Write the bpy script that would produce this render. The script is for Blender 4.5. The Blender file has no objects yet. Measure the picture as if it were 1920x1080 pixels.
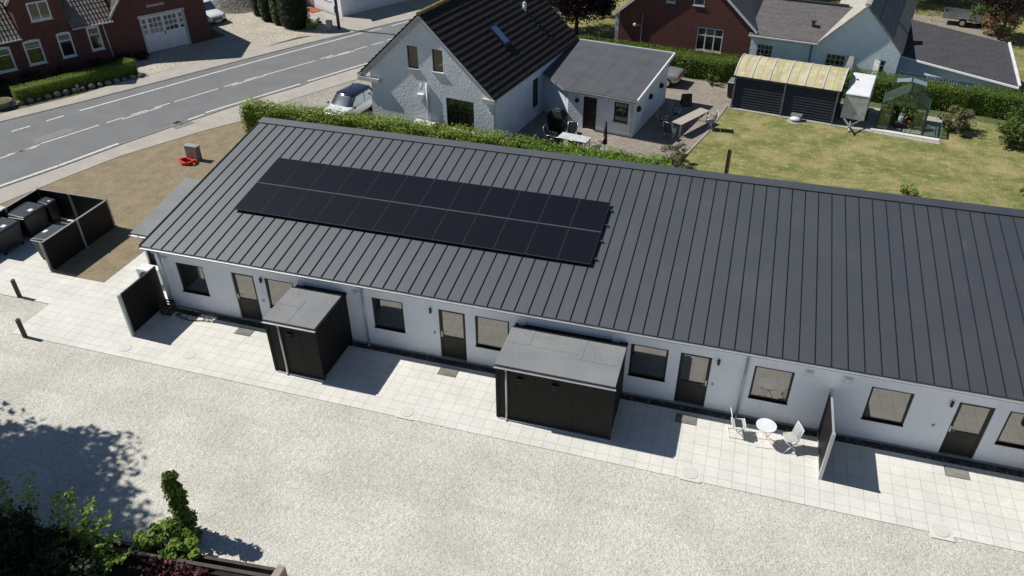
import bpy, math, random
import numpy as np
from mathutils import Vector, Matrix
random.seed(7); RNG = np.random.default_rng(7)
PI = math.pi
scene = bpy.context.scene
C = scene.collection

# ------------------------------------------------------------------ camera
F = 1459.5
yaw, pit, rol = -0.29601, 0.60932, -0.00714
fw = np.array([math.sin(yaw)*math.cos(pit), math.cos(yaw)*math.cos(pit), -math.sin(pit)])
r0 = np.array([math.cos(yaw), -math.sin(yaw), 0.0]); u0 = np.cross(r0, fw)
rt = r0*math.cos(rol)+u0*math.sin(rol); up = -r0*math.sin(rol)+u0*math.cos(rol)
CAM = np.array([0.0, -19.17, 17.5])
cam_d = bpy.data.cameras.new('camera'); cam = bpy.data.objects.new('camera', cam_d); C.objects.link(cam)
cam_d.sensor_width = 36; cam_d.lens = F/1920*36; cam_d.clip_end = 1000; cam_d.clip_start = 0.1
cam.matrix_world = Matrix(((rt[0], up[0], -fw[0], CAM[0]), (rt[1], up[1], -fw[1], CAM[1]), (rt[2], up[2], -fw[2], CAM[2]), (0, 0, 0, 1)))
scene.camera = cam
scene.render.resolution_x = 1024; scene.render.resolution_y = 576

# ------------------------------------------------------------------ light
EL, AZ = math.radians(48.5), math.radians(1.7)
sdir = Vector((-math.cos(EL)*math.cos(AZ), math.cos(EL)*math.sin(AZ), math.sin(EL)))
w = bpy.data.worlds.new('World'); scene.world = w; w.use_nodes = True
nt = w.node_tree; bg = nt.nodes['Background']; sk = nt.nodes.new('ShaderNodeTexSky')
sk.sky_type = 'NISHITA'; sk.sun_disc = False; sk.sun_elevation = EL
sk.sun_rotation = math.atan2(sdir.x, sdir.y); sk.air_density = 0.7; sk.dust_density = 0.1; sk.ozone_density = 2.0
nt.links.new(sk.outputs[0], bg.inputs[0]); bg.inputs[1].default_value = 0.075
sl = bpy.data.lights.new('sun', 'SUN'); sl.energy = 5.0; sl.angle = math.radians(0.5); sl.color = (1.0, 0.965, 0.91)
so = bpy.data.objects.new('sun', sl); C.objects.link(so); so.rotation_euler = sdir.to_track_quat('Z', 'Y').to_euler()
scene.view_settings.view_transform = 'Standard'; scene.view_settings.look = 'None'
scene.view_settings.exposure = 0.0; scene.view_settings.gamma = 1.0

# ------------------------------------------------------------------ materials
def nodes(name):
    m = bpy.data.materials.new(name); m.use_nodes = True
    nt = m.node_tree; b = nt.nodes['Principled BSDF']
    return m, nt, b
def N(nt, t, **k):
    n = nt.nodes.new(t)
    for a, v in k.items(): setattr(n, a, v)
    return n
def col(c): return (c[0], c[1], c[2], 1) if len(c) == 3 else c
def noise_mix(nt, vec, c1, c2, scale, lo=.35, hi=.65, detail=4, stretch=None):
    if stretch:
        mp = N(nt, 'ShaderNodeMapping'); mp.inputs['Scale'].default_value = stretch
        nt.links.new(vec, mp.inputs[0]); vec = mp.outputs[0]
    n = N(nt, 'ShaderNodeTexNoise'); n.inputs['Scale'].default_value = scale; n.inputs['Detail'].default_value = detail
    nt.links.new(vec, n.inputs['Vector'])
    r = N(nt, 'ShaderNodeMapRange'); r.inputs['From Min'].default_value = lo; r.inputs['From Max'].default_value = hi
    nt.links.new(n.outputs['Fac'], r.inputs['Value'])
    mx = N(nt, 'ShaderNodeMix', data_type='RGBA')
    nt.links.new(r.outputs[0], mx.inputs['Factor'])
    for i, c in ((6, c1), (7, c2)):
        if hasattr(c, 'links'): nt.links.new(c, mx.inputs[i])
        else: mx.inputs[i].default_value = col(c)
    return mx.outputs[2]
def add_bump(nt, b, vec, scale, strength, dist=.02, tex='noise', h=None):
    bp = N(nt, 'ShaderNodeBump'); bp.inputs['Strength'].default_value = strength; bp.inputs['Distance'].default_value = dist
    if h is None:
        if tex == 'noise':
            n = N(nt, 'ShaderNodeTexNoise'); n.inputs['Scale'].default_value = scale; n.inputs['Detail'].default_value = 5; h = n.outputs['Fac']
        else:
            n = N(nt, 'ShaderNodeTexVoronoi'); n.inputs['Scale'].default_value = scale; h = n.outputs['Distance']
        nt.links.new(vec, n.inputs['Vector'])
    nt.links.new(h, bp.inputs['Height']); nt.links.new(bp.outputs[0], b.inputs['Normal'])
def pos(nt, world=False):
    if world: return N(nt, 'ShaderNodeNewGeometry').outputs['Position']
    return N(nt, 'ShaderNodeTexCoord').outputs['Object']
def mat(name, c, rough=.7, c2=None, scale=3, bump=None, spec=.3, metal=0, c3=None, s3=30, world=False, stretch=None, coat=0):
    m, nt, b = nodes(name)
    v = pos(nt, world)
    if c2 is None: c2 = tuple(x*.82 for x in c[:3])
    o = noise_mix(nt, v, c, c2, scale, stretch=stretch)
    if c3 is not None: o = noise_mix(nt, v, o, c3, s3, .5, .72)
    nt.links.new(o, b.inputs['Base Color'])
    b.inputs['Roughness'].default_value = rough; b.inputs['Specular IOR Level'].default_value = spec
    b.inputs['Metallic'].default_value = metal; b.inputs['Coat Weight'].default_value = coat
    if bump: add_bump(nt, b, v, bump[0], bump[1], bump[2] if len(bump) > 2 else .02)
    return m

def m_gravel(name, base, dark, light, s=34, big=None):
    m, nt, b = nodes(name); v = pos(nt, True)
    vo = N(nt, 'ShaderNodeTexVoronoi'); vo.inputs['Scale'].default_value = s; vo.inputs['Randomness'].default_value = 1
    nt.links.new(v, vo.inputs['Vector'])
    sep = N(nt, 'ShaderNodeSeparateColor'); nt.links.new(vo.outputs['Color'], sep.inputs[0])
    cr = N(nt, 'ShaderNodeValToRGB'); nt.links.new(sep.outputs[0], cr.inputs[0])
    e = cr.color_ramp.elements; e[0].position = 0; e[0].color = col(dark); e[1].position = 1; e[1].color = col(light)
    k = e.new(.35); k.color = col(base); k = e.new(.8); k.color = col(tuple(x*1.08 for x in base))
    big = big or tuple(x*.88 for x in base)
    lo = noise_mix(nt, v, (1.03, 1.03, 1.03), (.87, .865, .85), .45, .4, .66, 6)
    lo = noise_mix(nt, v, lo, (.86, .855, .85), 1.1, .5, .75, 5, (.12, 1.3, 1))
    l2 = noise_mix(nt, v, (1.06, 1.05, 1.03), (.935, .93, .92), 5.5, .34, .66, 5)
    mu = N(nt, 'ShaderNodeMix', data_type='RGBA', blend_type='MULTIPLY'); mu.inputs['Factor'].default_value = 1
    nt.links.new(cr.outputs[0], mu.inputs[6]); nt.links.new(lo, mu.inputs[7])
    m2 = N(nt, 'ShaderNodeMix', data_type='RGBA', blend_type='MULTIPLY'); m2.inputs['Factor'].default_value = 1
    nt.links.new(mu.outputs[2], m2.inputs[6]); nt.links.new(l2, m2.inputs[7])
    nt.links.new(m2.outputs[2], b.inputs['Base Color'])
    b.inputs['Roughness'].default_value = .9; b.inputs['Specular IOR Level'].default_value = .15
    n2 = N(nt, 'ShaderNodeTexNoise'); n2.inputs['Scale'].default_value = 9; n2.inputs['Detail'].default_value = 6; nt.links.new(v, n2.inputs['Vector'])
    b1 = N(nt, 'ShaderNodeBump'); b1.inputs['Strength'].default_value = .55; b1.inputs['Distance'].default_value = .06
    nt.links.new(n2.outputs['Fac'], b1.inputs['Height'])
    bp = N(nt, 'ShaderNodeBump'); bp.inputs['Strength'].default_value = .7; bp.inputs['Distance'].default_value = .012
    nt.links.new(vo.outputs['Distance'], bp.inputs['Height']); bp.invert = True
    nt.links.new(b1.outputs[0], bp.inputs['Normal']); nt.links.new(bp.outputs[0], b.inputs['Normal'])
    return m

def m_brick(name, c1, c2, mortar, bw, bh, ms, offset=.5, rough=.85, rot=None, wallmap=False, bumpd=.006, patch=None, world=True, dirt=None):
    m, nt, b = nodes(name)
    if wallmap:   # u runs along the wall whatever way it faces, v is height
        g = N(nt, 'ShaderNodeNewGeometry'); tc = N(nt, 'ShaderNodeTexCoord')
        sp = N(nt, 'ShaderNodeSeparateXYZ'); nt.links.new(tc.outputs['Object'], sp.inputs[0])
        ad = N(nt, 'ShaderNodeMath', operation='ADD'); nt.links.new(sp.outputs[0], ad.inputs[0]); nt.links.new(sp.outputs[1], ad.inputs[1])
        cb = N(nt, 'ShaderNodeCombineXYZ'); nt.links.new(ad.outputs[0], cb.inputs[0]); nt.links.new(sp.outputs[2], cb.inputs[1])
        v = cb.outputs[0]; vn = tc.outputs['Object']
    else:
        v = pos(nt, world); vn = v
        if rot is not None:
            mp = N(nt, 'ShaderNodeMapping'); mp.inputs['Rotation'].default_value = (0, 0, rot); nt.links.new(v, mp.inputs[0]); v = mp.outputs[0]
    br = N(nt, 'ShaderNodeTexBrick'); br.offset = offset; br.squash = 1
    br.inputs['Scale'].default_value = 1; br.inputs['Brick Width'].default_value = bw; br.inputs['Row Height'].default_value = bh
    br.inputs['Mortar Size'].default_value = ms; br.inputs['Mortar Smooth'].default_value = .1; br.inputs['Bias'].default_value = 0
    br.inputs['Color1'].default_value = col(c1); br.inputs['Color2'].default_value = col(c2); br.inputs['Mortar'].default_value = col(mortar)
    nt.links.new(v, br.inputs['Vector'])
    o = noise_mix(nt, vn, (1, 1, 1), (.9, .9, .89), .8, .35, .65, 5)
    o2 = noise_mix(nt, vn, (1.02, 1.02, 1.02), (.94, .94, .94), 14, .35, .65, 4)
    mu = N(nt, 'ShaderNodeMix', data_type='RGBA', blend_type='MULTIPLY'); mu.inputs['Factor'].default_value = 1
    nt.links.new(br.outputs['Color'], mu.inputs[6]); nt.links.new(o, mu.inputs[7])
    m2 = N(nt, 'ShaderNodeMix', data_type='RGBA', blend_type='MULTIPLY'); m2.inputs['Factor'].default_value = 1
    nt.links.new(mu.outputs[2], m2.inputs[6]); nt.links.new(o2, m2.inputs[7]); out = m2.outputs[2]
    if dirt: out = noise_mix(nt, vn, out, dirt, .5, .55, .8, 6)
    nt.links.new(out, b.inputs['Base Color']); b.inputs['Roughness'].default_value = rough; b.inputs['Specular IOR Level'].default_value = .25
    bp = N(nt, 'ShaderNodeBump'); bp.inputs['Strength'].default_value = .6; bp.inputs['Distance'].default_value = bumpd; bp.invert = True
    nt.links.new(br.outputs['Fac'], bp.inputs['Height']); nt.links.new(bp.outputs[0], b.inputs['Normal'])
    return m

def m_leaf(name, cols, trans=.25, rough=.55):
    m, nt, b = nodes(name)
    g = N(nt, 'ShaderNodeNewGeometry'); cr = N(nt, 'ShaderNodeValToRGB'); nt.links.new(g.outputs['Random Per Island'], cr.inputs[0])
    e = cr.color_ramp.elements; e[0].position = 0; e[0].color = col(cols[0]); e[1].position = 1; e[1].color = col(cols[-1])
    for i, c in enumerate(cols[1:-1]): k = e.new((i+1)/(len(cols)-1)); k.color = col(c)
    o = noise_mix(nt, g.outputs['Position'], (1.15, 1.15, 1.1), (.7, .74, .7), 1.6, .35, .65)
    mu = N(nt, 'ShaderNodeMix', data_type='RGBA', blend_type='MULTIPLY'); mu.inputs['Factor'].default_value = 1
    nt.links.new(cr.outputs[0], mu.inputs[6]); nt.links.new(o, mu.inputs[7])
    nt.links.new(mu.outputs[2], b.inputs['Base Color']); b.inputs['Roughness'].default_value = rough; b.inputs['Specular IOR Level'].default_value = .3
    tr = N(nt, 'ShaderNodeBsdfTranslucent'); nt.links.new(mu.outputs[2], tr.inputs[0])
    ms = N(nt, 'ShaderNodeMixShader'); ms.inputs[0].default_value = trans
    out = nt.nodes['Material Output']
    nt.links.new(b.outputs[0], ms.inputs[1]); nt.links.new(tr.outputs[0], ms.inputs[2]); nt.links.new(ms.outputs[0], out.inputs[0])
    return m

def m_pane(name, refl=.38, tint=(1, .95, .84), inner=(.012, .013, .014), rough=.02):
    m, nt, b = nodes(name)
    b.inputs['Base Color'].default_value = col(inner); b.inputs['Roughness'].default_value = .4; b.inputs['Specular IOR Level'].default_value = .2
    gl = N(nt, 'ShaderNodeBsdfGlossy'); gl.inputs['Roughness'].default_value = rough; gl.inputs['Color'].default_value = col(tint)
    v = pos(nt, True); n = N(nt, 'ShaderNodeTexNoise'); n.inputs['Scale'].default_value = 1.7; n.inputs['Detail'].default_value = 1; nt.links.new(v, n.inputs['Vector'])
    bp = N(nt, 'ShaderNodeBump'); bp.inputs['Strength'].default_value = .05; bp.inputs['Distance'].default_value = .01
    nt.links.new(n.outputs['Fac'], bp.inputs['Height']); nt.links.new(bp.outputs[0], gl.inputs['Normal'])
    ms = N(nt, 'ShaderNodeMixShader'); ms.inputs[0].default_value = refl
    nt.links.new(b.outputs[0], ms.inputs[1]); nt.links.new(gl.outputs[0], ms.inputs[2])
    nt.links.new(ms.outputs[0], nt.nodes['Material Output'].inputs[0])
    return m

def m_clear(name, tint, refl=.15, trans=.75):
    m, nt, b = nodes(name)
    t = N(nt, 'ShaderNodeBsdfTransparent'); t.inputs[0].default_value = col(tint)
    gl = N(nt, 'ShaderNodeBsdfGlossy'); gl.inputs['Roughness'].default_value = .05
    d = N(nt, 'ShaderNodeBsdfDiffuse'); d.inputs[0].default_value = (.22, .28, .2, 1)
    m1 = N(nt, 'ShaderNodeMixShader'); m1.inputs[0].default_value = 1-trans; nt.links.new(t.outputs[0], m1.inputs[1]); nt.links.new(d.outputs[0], m1.inputs[2])
    m2 = N(nt, 'ShaderNodeMixShader'); m2.inputs[0].default_value = refl; nt.links.new(m1.outputs[0], m2.inputs[1]); nt.links.new(gl.outputs[0], m2.inputs[2])
    nt.links.new(m2.outputs[0], nt.nodes['Material Output'].inputs[0])
    return m

M = {}
M['gravel'] = m_gravel('yard_gravel', (.59, .573, .515), (.36, .352, .318), (.79, .77, .71), 46)
M['pebble'] = m_gravel('driveway_gravel', (.36, .34, .30), (.16, .15, .13), (.55, .52, .46), 30)
M['pebble_light'] = m_gravel('forecourt_gravel', (.46, .42, .35), (.26, .24, .2), (.66, .61, .52), 16)
M['cobble'] = m_gravel('foundation_pebble', (.07, .07, .065), (.03, .03, .03), (.2, .2, .19), 16)
M['patio'] = m_brick('patio_slab', (.74, .725, .66), (.69, .678, .622), (.47, .46, .41), .4, .4, .0065, 0, dirt=(.72, .68, .63))
M['paving'] = m_brick('block_paving', (.40, .35, .29), (.27, .235, .195), (.16, .14, .12), .21, .105, .008, rot=math.radians(10))
M['path'] = m_brick('slab_path', (.48, .46, .41), (.40, .385, .345), (.25, .24, .2), .5, .5, .012, 0, rot=math.radians(10))
M['dirt'] = mat('sown_soil', (.33, .265, .175), .95, (.255, .20, .13), 1.6, (26, 1.0, .06), .1, c3=(.43, .36, .25), s3=13, world=True)
M['ground'] = mat('dry_earth', (.10, .12, .05), .95, (.16, .15, .08), .6, (12, .5), .1, c3=(.07, .09, .03), s3=4, world=True)
M['asphalt'] = mat('asphalt', (.185, .19, .192), .85, (.158, .163, .165), .7, (60, .3, .01), .25, c3=(.21, .212, .21), s3=40, world=True)
M['sidewalk'] = mat('pavement_slab', (.45, .42, .365), .9, (.385, .36, .315), 1.2, (30, .3, .01), .2, c3=(.33, .31, .27), s3=18, world=True)
M['kerb'] = mat('granite_kerb', (.33, .31, .27), .9, (.2, .19, .165), 7, None, .2, world=True)
M['paint'] = mat('road_paint', (.75, .75, .73), .7, (.55, .55, .54), 9, None, .2, c3=(.35, .35, .35), s3=22, world=True)
def m_lawn():
    m, nt, b = nodes('lawn_grass'); v = pos(nt, True)
    g = noise_mix(nt, v, (.175, .195, .062), (.36, .31, .155), .5, .36, .64, 9, (1, 1.15, 1))
    g = noise_mix(nt, v, g, (.135, .17, .045), 1.1, .48, .75, 9)
    g = noise_mix(nt, v, g, (.43, .375, .21), 2.3, .52, .78, 9, (1, 1.5, 1))
    f = noise_mix(nt, v, (1.3, 1.28, 1.2), (.55, .58, .55), 11, .32, .68, 9, (1, 1.9, 1))
    mu = N(nt, 'ShaderNodeMix', data_type='RGBA', blend_type='MULTIPLY'); mu.inputs['Factor'].default_value = 1
    nt.links.new(g, mu.inputs[6]); nt.links.new(f, mu.inputs[7]); nt.links.new(mu.outputs[2], b.inputs['Base Color'])
    b.inputs['Roughness'].default_value = .95; b.inputs['Specular IOR Level'].default_value = .1
    add_bump(nt, b, v, 22, .8, .05); return m
M['lawn'] = m_lawn()
def m_render():
    m, nt, b = nodes('white_render'); v = pos(nt, True)
    o = noise_mix(nt, v, (.87, .895, .925), (.83, .85, .88), 1.3)
    o = noise_mix(nt, v, o, (.78, .79, .80), 2.0, .55, .8, 7, (3, 3, .5))
    sp = N(nt, 'ShaderNodeSeparateXYZ'); nt.links.new(v, sp.inputs[0])
    n = N(nt, 'ShaderNodeTexNoise'); n.inputs['Scale'].default_value = 3; n.inputs['Detail'].default_value = 6; nt.links.new(v, n.inputs['Vector'])
    r = N(nt, 'ShaderNodeMapRange'); r.inputs['From Min'].default_value = .05; r.inputs['From Max'].default_value = .45; r.inputs['To Min'].default_value = .75; r.inputs['To Max'].default_value = 0; nt.links.new(sp.outputs[2], r.inputs['Value'])
    mu = N(nt, 'ShaderNodeMath', operation='MULTIPLY'); nt.links.new(r.outputs[0], mu.inputs[0]); nt.links.new(n.outputs['Fac'], mu.inputs[1])
    mx = N(nt, 'ShaderNodeMix', data_type='RGBA'); nt.links.new(mu.outputs[0], mx.inputs['Factor']); nt.links.new(o, mx.inputs[6]); mx.inputs[7].default_value = (.55, .54, .50, 1)
    nt.links.new(mx.outputs[2], b.inputs['Base Color']); b.inputs['Roughness'].default_value = .85; b.inputs['Specular IOR Level'].default_value = .2
    add_bump(nt, b, v, 45, .25, .01); return m
M['render_white'] = m_render()
M['render_grey'] = mat('blue_grey_render', (.77, .82, .86), .85, (.69, .74, .78), 1.2, (9, .6, .03), .2)
M['render_blue'] = mat('pale_blue_render', (.78, .89, .96), .85, (.7, .81, .89), 1.0, (7, .8, .03), .2)
def m_rough_wall():
    m, nt, b = nodes('uneven_whitewash'); v = pos(nt)
    nt.links.new(noise_mix(nt, v, (.84, .93, .97), (.78, .87, .92), 2.), b.inputs['Base Color']); b.inputs['Roughness'].default_value = .85
    mp = N(nt, 'ShaderNodeMapping'); mp.inputs['Scale'].default_value = (1, 1, 3); nt.links.new(v, mp.inputs[0])
    add_bump(nt, b, mp.outputs[0], 5, .35, .05); return m
M['rough_wall'] = m_rough_wall()
def m_roof():
    m, nt, b = nodes('grey_roofing_felt'); v = pos(nt, True)
    sp = N(nt, 'ShaderNodeSeparateXYZ'); nt.links.new(v, sp.inputs[0])
    a = N(nt, 'ShaderNodeMath', operation='ADD'); a.inputs[1].default_value = 19.684; nt.links.new(sp.outputs[0], a.inputs[0])
    d = N(nt, 'ShaderNodeMath', operation='DIVIDE'); d.inputs[1].default_value = .4511; nt.links.new(a.outputs[0], d.inputs[0])
    fl = N(nt, 'ShaderNodeMath', operation='FLOOR'); nt.links.new(d.outputs[0], fl.inputs[0])
    wn = N(nt, 'ShaderNodeTexWhiteNoise', noise_dimensions='1D'); nt.links.new(fl.outputs[0], wn.inputs['W'])
    mx = N(nt, 'ShaderNodeMix', data_type='RGBA'); mx.inputs[6].default_value = (.020, .0245, .034, 1); mx.inputs[7].default_value = (.025, .0295, .038, 1)
    nt.links.new(wn.outputs['Value'], mx.inputs['Factor'])
    o = noise_mix(nt, v, mx.outputs[2], (.036, .041, .046), .5, .45, .8, 6)
    o = noise_mix(nt, v, o, (.06, .065, .06), 1.2, .66, .85, 9, (2.5, .5, 1))
    nt.links.new(o, b.inputs['Base Color'])
    n = N(nt, 'ShaderNodeTexNoise'); n.inputs['Scale'].default_value = .9; n.inputs['Detail'].default_value = 5; nt.links.new(v, n.inputs['Vector'])
    r = N(nt, 'ShaderNodeMapRange'); r.inputs['To Min'].default_value = .57; r.inputs['To Max'].default_value = .66; nt.links.new(n.outputs['Fac'], r.inputs['Value']); nt.links.new(r.outputs[0], b.inputs['Roughness'])
    b.inputs['Specular IOR Level'].default_value = 1.0; b.inputs['IOR'].default_value = 1.68; b.inputs['Specular Tint'].default_value = (.93, .97, 1, 1)
    add_bump(nt, b, v, 60, .25, .01); return m
M['roof_felt'] = m_roof()
M['seam'] = mat('roof_seam', (.022, .024, .029), .55, None, 3, None, .3)
M['strip_grey'] = mat('strip_grey', (.12, .125, .13), .5)
M['trim_dark'] = mat('dark_metal_trim', (.035, .037, .042), .45, None, 3, None, .4)
M['gutter'] = mat('grey_white_gutter', (.55, .56, .57), .35, (.48, .49, .5), 3, None, .5, metal=.4)
M['white'] = mat('white_paint', (.78, .79, .8), .5, (.7, .71, .72), 3, None, .4)
M['white_dirty'] = mat('weathered_white', (.62, .63, .62), .6, (.45, .46, .45), 4, None, .3)
M['black_frame'] = mat('black_brown_frame', (.014, .012, .011), .5, None, 3, None, .4)
M['door_panel'] = mat('dark_door_panel', (.030, .026, .023), .5, None, 3, None, .4)
M['board'] = mat('black_stained_board', (.0125, .0105, .0095), .6, (.009, .008, .007), 2.5, None, .22, stretch=(1, 1, 8))
M['shed_felt'] = mat('mineral_felt', (.235, .24, .24), .85, (.19, .195, .2), 1.2, (60, .6, .015), .3, c3=(.33, .335, .33), s3=36)
M['felt_dark'] = mat('dark_mineral_felt', (.098, .104, .115), .8, (.078, .083, .093), 1.2, (40, .4, .01), .3, c3=(.09, .09, .095), s3=14)
M['felt_wing'] = mat('worn_roofing_felt', (.058, .058, .065), .85, (.045, .045, .051), 1.2, (25, .4, .02), .3, c3=(.085, .084, .084), s3=9, stretch=(1, 2, 2))
M['pane'] = m_pane('window_pane', .225, (1, .98, .93))
M['pane_dark'] = m_pane('dark_window_pane', .12, (.85, .95, 1))
M['pv'] = m_pane('solar_glass', .025, (.85, .92, 1), (.0055, .0055, .008), .12)
M['pv_frame'] = mat('black_anodised', (.05, .052, .06), .35, None, 3, None, .5)
M['alu'] = mat('aluminium', (.6, .6, .6), .35, (.5, .5, .5), 3, None, .5, metal=.8)
M['rail_grey'] = mat('galvanised_steel', (.34, .35, .35), .5, (.25, .26, .26), 5, None, .5, metal=.5)
M['bin'] = mat('dark_bin_plastic', (.018, .019, .022), .4, (.012, .013, .015), 3, None, .5)
M['bin_lid'] = mat('grey_bin_lid', (.065, .07, .078), .35, (.05, .054, .06), 3, None, .5)
M['rubber'] = mat('rubber', (.012, .012, .012), .8, None, 3)
M['red'] = mat('red_conduit', (.75, .045, .02), .45, (.6, .03, .015), 3)
M['concrete'] = mat('concrete', (.36, .35, .33), .9, (.28, .27, .25), 3, (30, .4, .01))
M['brick'] = m_brick('dark_red_brick', (.175, .056, .042), (.10, .034, .028), (.16, .105, .088), .24, .075, .010, wallmap=True, bumpd=.01)
M['brick_red'] = m_brick('red_brick', (.19, .055, .044), (.12, .036, .031), (.15, .095, .08), .24, .075, .010, wallmap=True, bumpd=.01)
M['tile_black'] = mat('black_roof_tile', (.030, .026, .024), .75, (.018, .016, .015), 4, (30, .6, .03), .15, c3=(.085, .07, .058), s3=14)
M['pantile'] = mat('weathered_pantile', (.30, .26, .215), .85, (.20, .175, .15), 2, (20, .5, .02), .2, c3=(.10, .085, .075), s3=8)
M['fibre_lit'] = mat('sunlit_fibre_roof', (.50, .475, .42), .9, (.38, .36, .32), 3, (14, .9, .05), .15, c3=(.25, .24, .2), s3=12)  # left cottage slope, sunlight put into the paler colour
M['fibre_shaded'] = mat('shaded_fibre_roof', (.27, .26, .24), .9, (.2, .19, .175), 3, (14, .6, .03), .15, c3=(.12, .115, .1), s3=7)  # right slope of the same roof, shade put into the darker colour
M['moss'] = mat('mossy_ridge', (.30, .22, .08), .9, (.2, .16, .07), 5)
M['bark'] = mat('bark', (.085, .065, .045), .9, (.05, .04, .03), 8, (20, .8, .03))
M['bed_soil'] = mat('bed_soil', (.045, .035, .026), .95, (.03, .024, .018), 3, (20, .6, .03), .1, world=True)
M['hedge_core'] = mat('hedge_inner', (.09, .14, .022), .9, (.05, .08, .015), 9, (30, 1, .05), .1, world=True)
M['twig'] = mat('dark_twig', (.02, .022, .012), .95, (.012, .014, .008), 6)
M['stone'] = mat('field_stone', (.22, .2, .18), .85, (.13, .12, .11), 5, (10, .6, .03), c3=(.3, .28, .26), s3=10)
M['wood_post'] = mat('weathered_wood', (.10, .088, .07), .85, (.06, .052, .042), 5, None, .2, stretch=(1, 1, .2))
M['sleeper'] = mat('dark_timber', (.07, .052, .042), .6, (.04, .03, .025), 4, (20, .4, .01), .4)
M['teak'] = mat('pale_table_top', (.46, .42, .34), .7, (.36, .33, .27), 5, None, .3, stretch=(8, 1, 1))
M['chair_dark'] = mat('dark_textilene', (.035, .04, .05), .6, None, 3)
M['cushion'] = mat('grey_cushion', (.42, .43, .44), .9, (.34, .35, .36), 6, (30, .5, .01))
M['mesh'] = mat('pale_mesh_fabric', (.52, .52, .47), .7, None, 6)
M['poly'] = mat('yellowed_polycarbonate', (.60, .53, .31), .45, (.45, .40, .23), 1.4, None, .4, c3=(.66, .6, .42), s3=3, stretch=(1.5, .4, 1))
M['louvre'] = mat('blue_black_board', (.045, .05, .066), .6, (.036, .04, .054), 3)
M['post_grey'] = mat('grey_post', (.17, .18, .20), .6, None, 3)
M['car_white'] = mat('car_white', (.78, .79, .80), .18, (.76, .77, .78), 1, None, .5, coat=.6)
M['car_silver'] = mat('car_silver', (.42, .43, .44), .25, (.4, .41, .42), 1, None, .5, metal=.5, coat=.6)
M['car_black'] = mat('car_black', (.012, .014, .022), .12, None, 1, None, .5, coat=.8)
M['car_glass'] = m_pane('car_glass', .35, (.8, .95, .95), (.02, .025, .025), .03)
M['lamp_red'] = mat('tail_lamp_red', (.35, .01, .015), .2, None, 1, None, .5)
M['lamp_clear'] = mat('clear_lamp', (.5, .5, .48), .15, None, 1, None, .6)
M['blue_paint'] = mat('blue_paint', (.06, .12, .19), .6, (.05, .09, .14), 3)
M['plank_wall'] = mat('grey_plank', (.33, .35, .36), .8, (.25, .265, .27), 4)
M['gh_frame'] = mat('green_frame', (.03, .075, .06), .5, None, 3)
M['gh_glass'] = m_clear('greenhouse_glass', (.86, .94, .86), .09, .9)
M['sand_pile'] = mat('grey_sand', (.20, .19, .17), .95, (.12, .115, .10), 1.2, (5, 1, .15), .1, c3=(.3, .28, .24), s3=5)
M['tarp_dark'] = mat('dark_cover', (.012, .018, .018), .5, None, 3)
M['umbrella'] = mat('brown_red_canvas', (.06, .03, .028), .8, (.04, .02, .02), 5)
L_HEDGE = m_leaf('hedge_leaf', [(.06, .11, .015), (.10, .165, .022), (.145, .22, .034), (.19, .265, .05)], .35)
L_HEDGE_Y = m_leaf('bright_hedge_leaf', [(.16, .24, .025), (.23, .32, .042), (.31, .39, .06), (.38, .45, .11)], .35)
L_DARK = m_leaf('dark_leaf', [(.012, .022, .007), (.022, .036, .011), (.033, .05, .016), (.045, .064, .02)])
L_MID = m_leaf('mid_leaf', [(.045, .08, .015), (.075, .125, .022), (.105, .165, .034), (.15, .21, .05)])
L_BRIGHT = m_leaf('bright_leaf', [(.14, .23, .03), (.20, .31, .05), (.27, .38, .07), (.36, .45, .13)], .4)
L_PURPLE = m_leaf('purple_leaf', [(.018, .008, .010), (.03, .013, .016), (.045, .02, .022), (.06, .035, .035)])
L_RED = m_leaf('dark_red_leaf', [(.05, .010, .014), (.10, .022, .028), (.16, .05, .055), (.27, .13, .13)])
L_OLIVE = m_leaf('olive_leaf', [(.09, .10, .045), (.14, .15, .07), (.19, .19, .10), (.24, .24, .13)])
L_PINK = m_leaf('pink_brown_leaf', [(.25, .13, .08), (.32, .18, .11), (.36, .24, .15), (.3, .3, .1)])
L_GRASS = m_leaf('grass_blade', [(.11, .20, .025), (.17, .28, .04), (.23, .35, .055), (.31, .42, .10)], .4)

# ------------------------------------------------------------------ objects
ORG = {}
RB = math.radians(-10)
e1 = (math.cos(RB), math.sin(RB)); e2 = (-math.sin(RB), math.cos(RB))
def B2W(x, y, z=0.0): return (x*e1[0]+y*e2[0], x*e1[1]+y*e2[1], z)
def gp(px, py, z=0.0):
    d = rt*(px-960)/F-up*(py-540)/F+fw; t = (z-CAM[2])/d[2]; p = CAM+d*t
    return (p[0], p[1])
def tag(o, label=None, cat=None, group=None, kind=None):
    if label: o['label'] = label
    if cat: o['category'] = cat
    if group: o['group'] = group
    if kind: o['kind'] = kind
    return o
def thing(name, label, cat, loc=(0, 0, 0), rz=0.0, group=None, frame=None):
    """an Empty; geometry of its parts is given in world (or frame) coordinates, or local when frame='L'"""
    o = bpy.data.objects.new(name, None); C.objects.link(o); o.empty_display_size = .2
    if frame == 'B': o.location = B2W(*loc); o.rotation_euler = (0, 0, RB+rz); ORG[o.name] = tuple(loc)
    elif frame == 'L': o.location = loc; o.rotation_euler = (0, 0, rz); ORG[o.name] = (0, 0, 0)
    else: o.location = loc; ORG[o.name] = tuple(loc)
    return tag(o, label, cat, group)
def org(p):
    while p is not None:
        if p.name in ORG: return ORG[p.name]
        p = p.parent
    return (0, 0, 0)
def link(name, me, parent):
    o = bpy.data.objects.new(name, me); C.objects.link(o)
    if parent is not None: o.parent = parent
    return o
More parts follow.
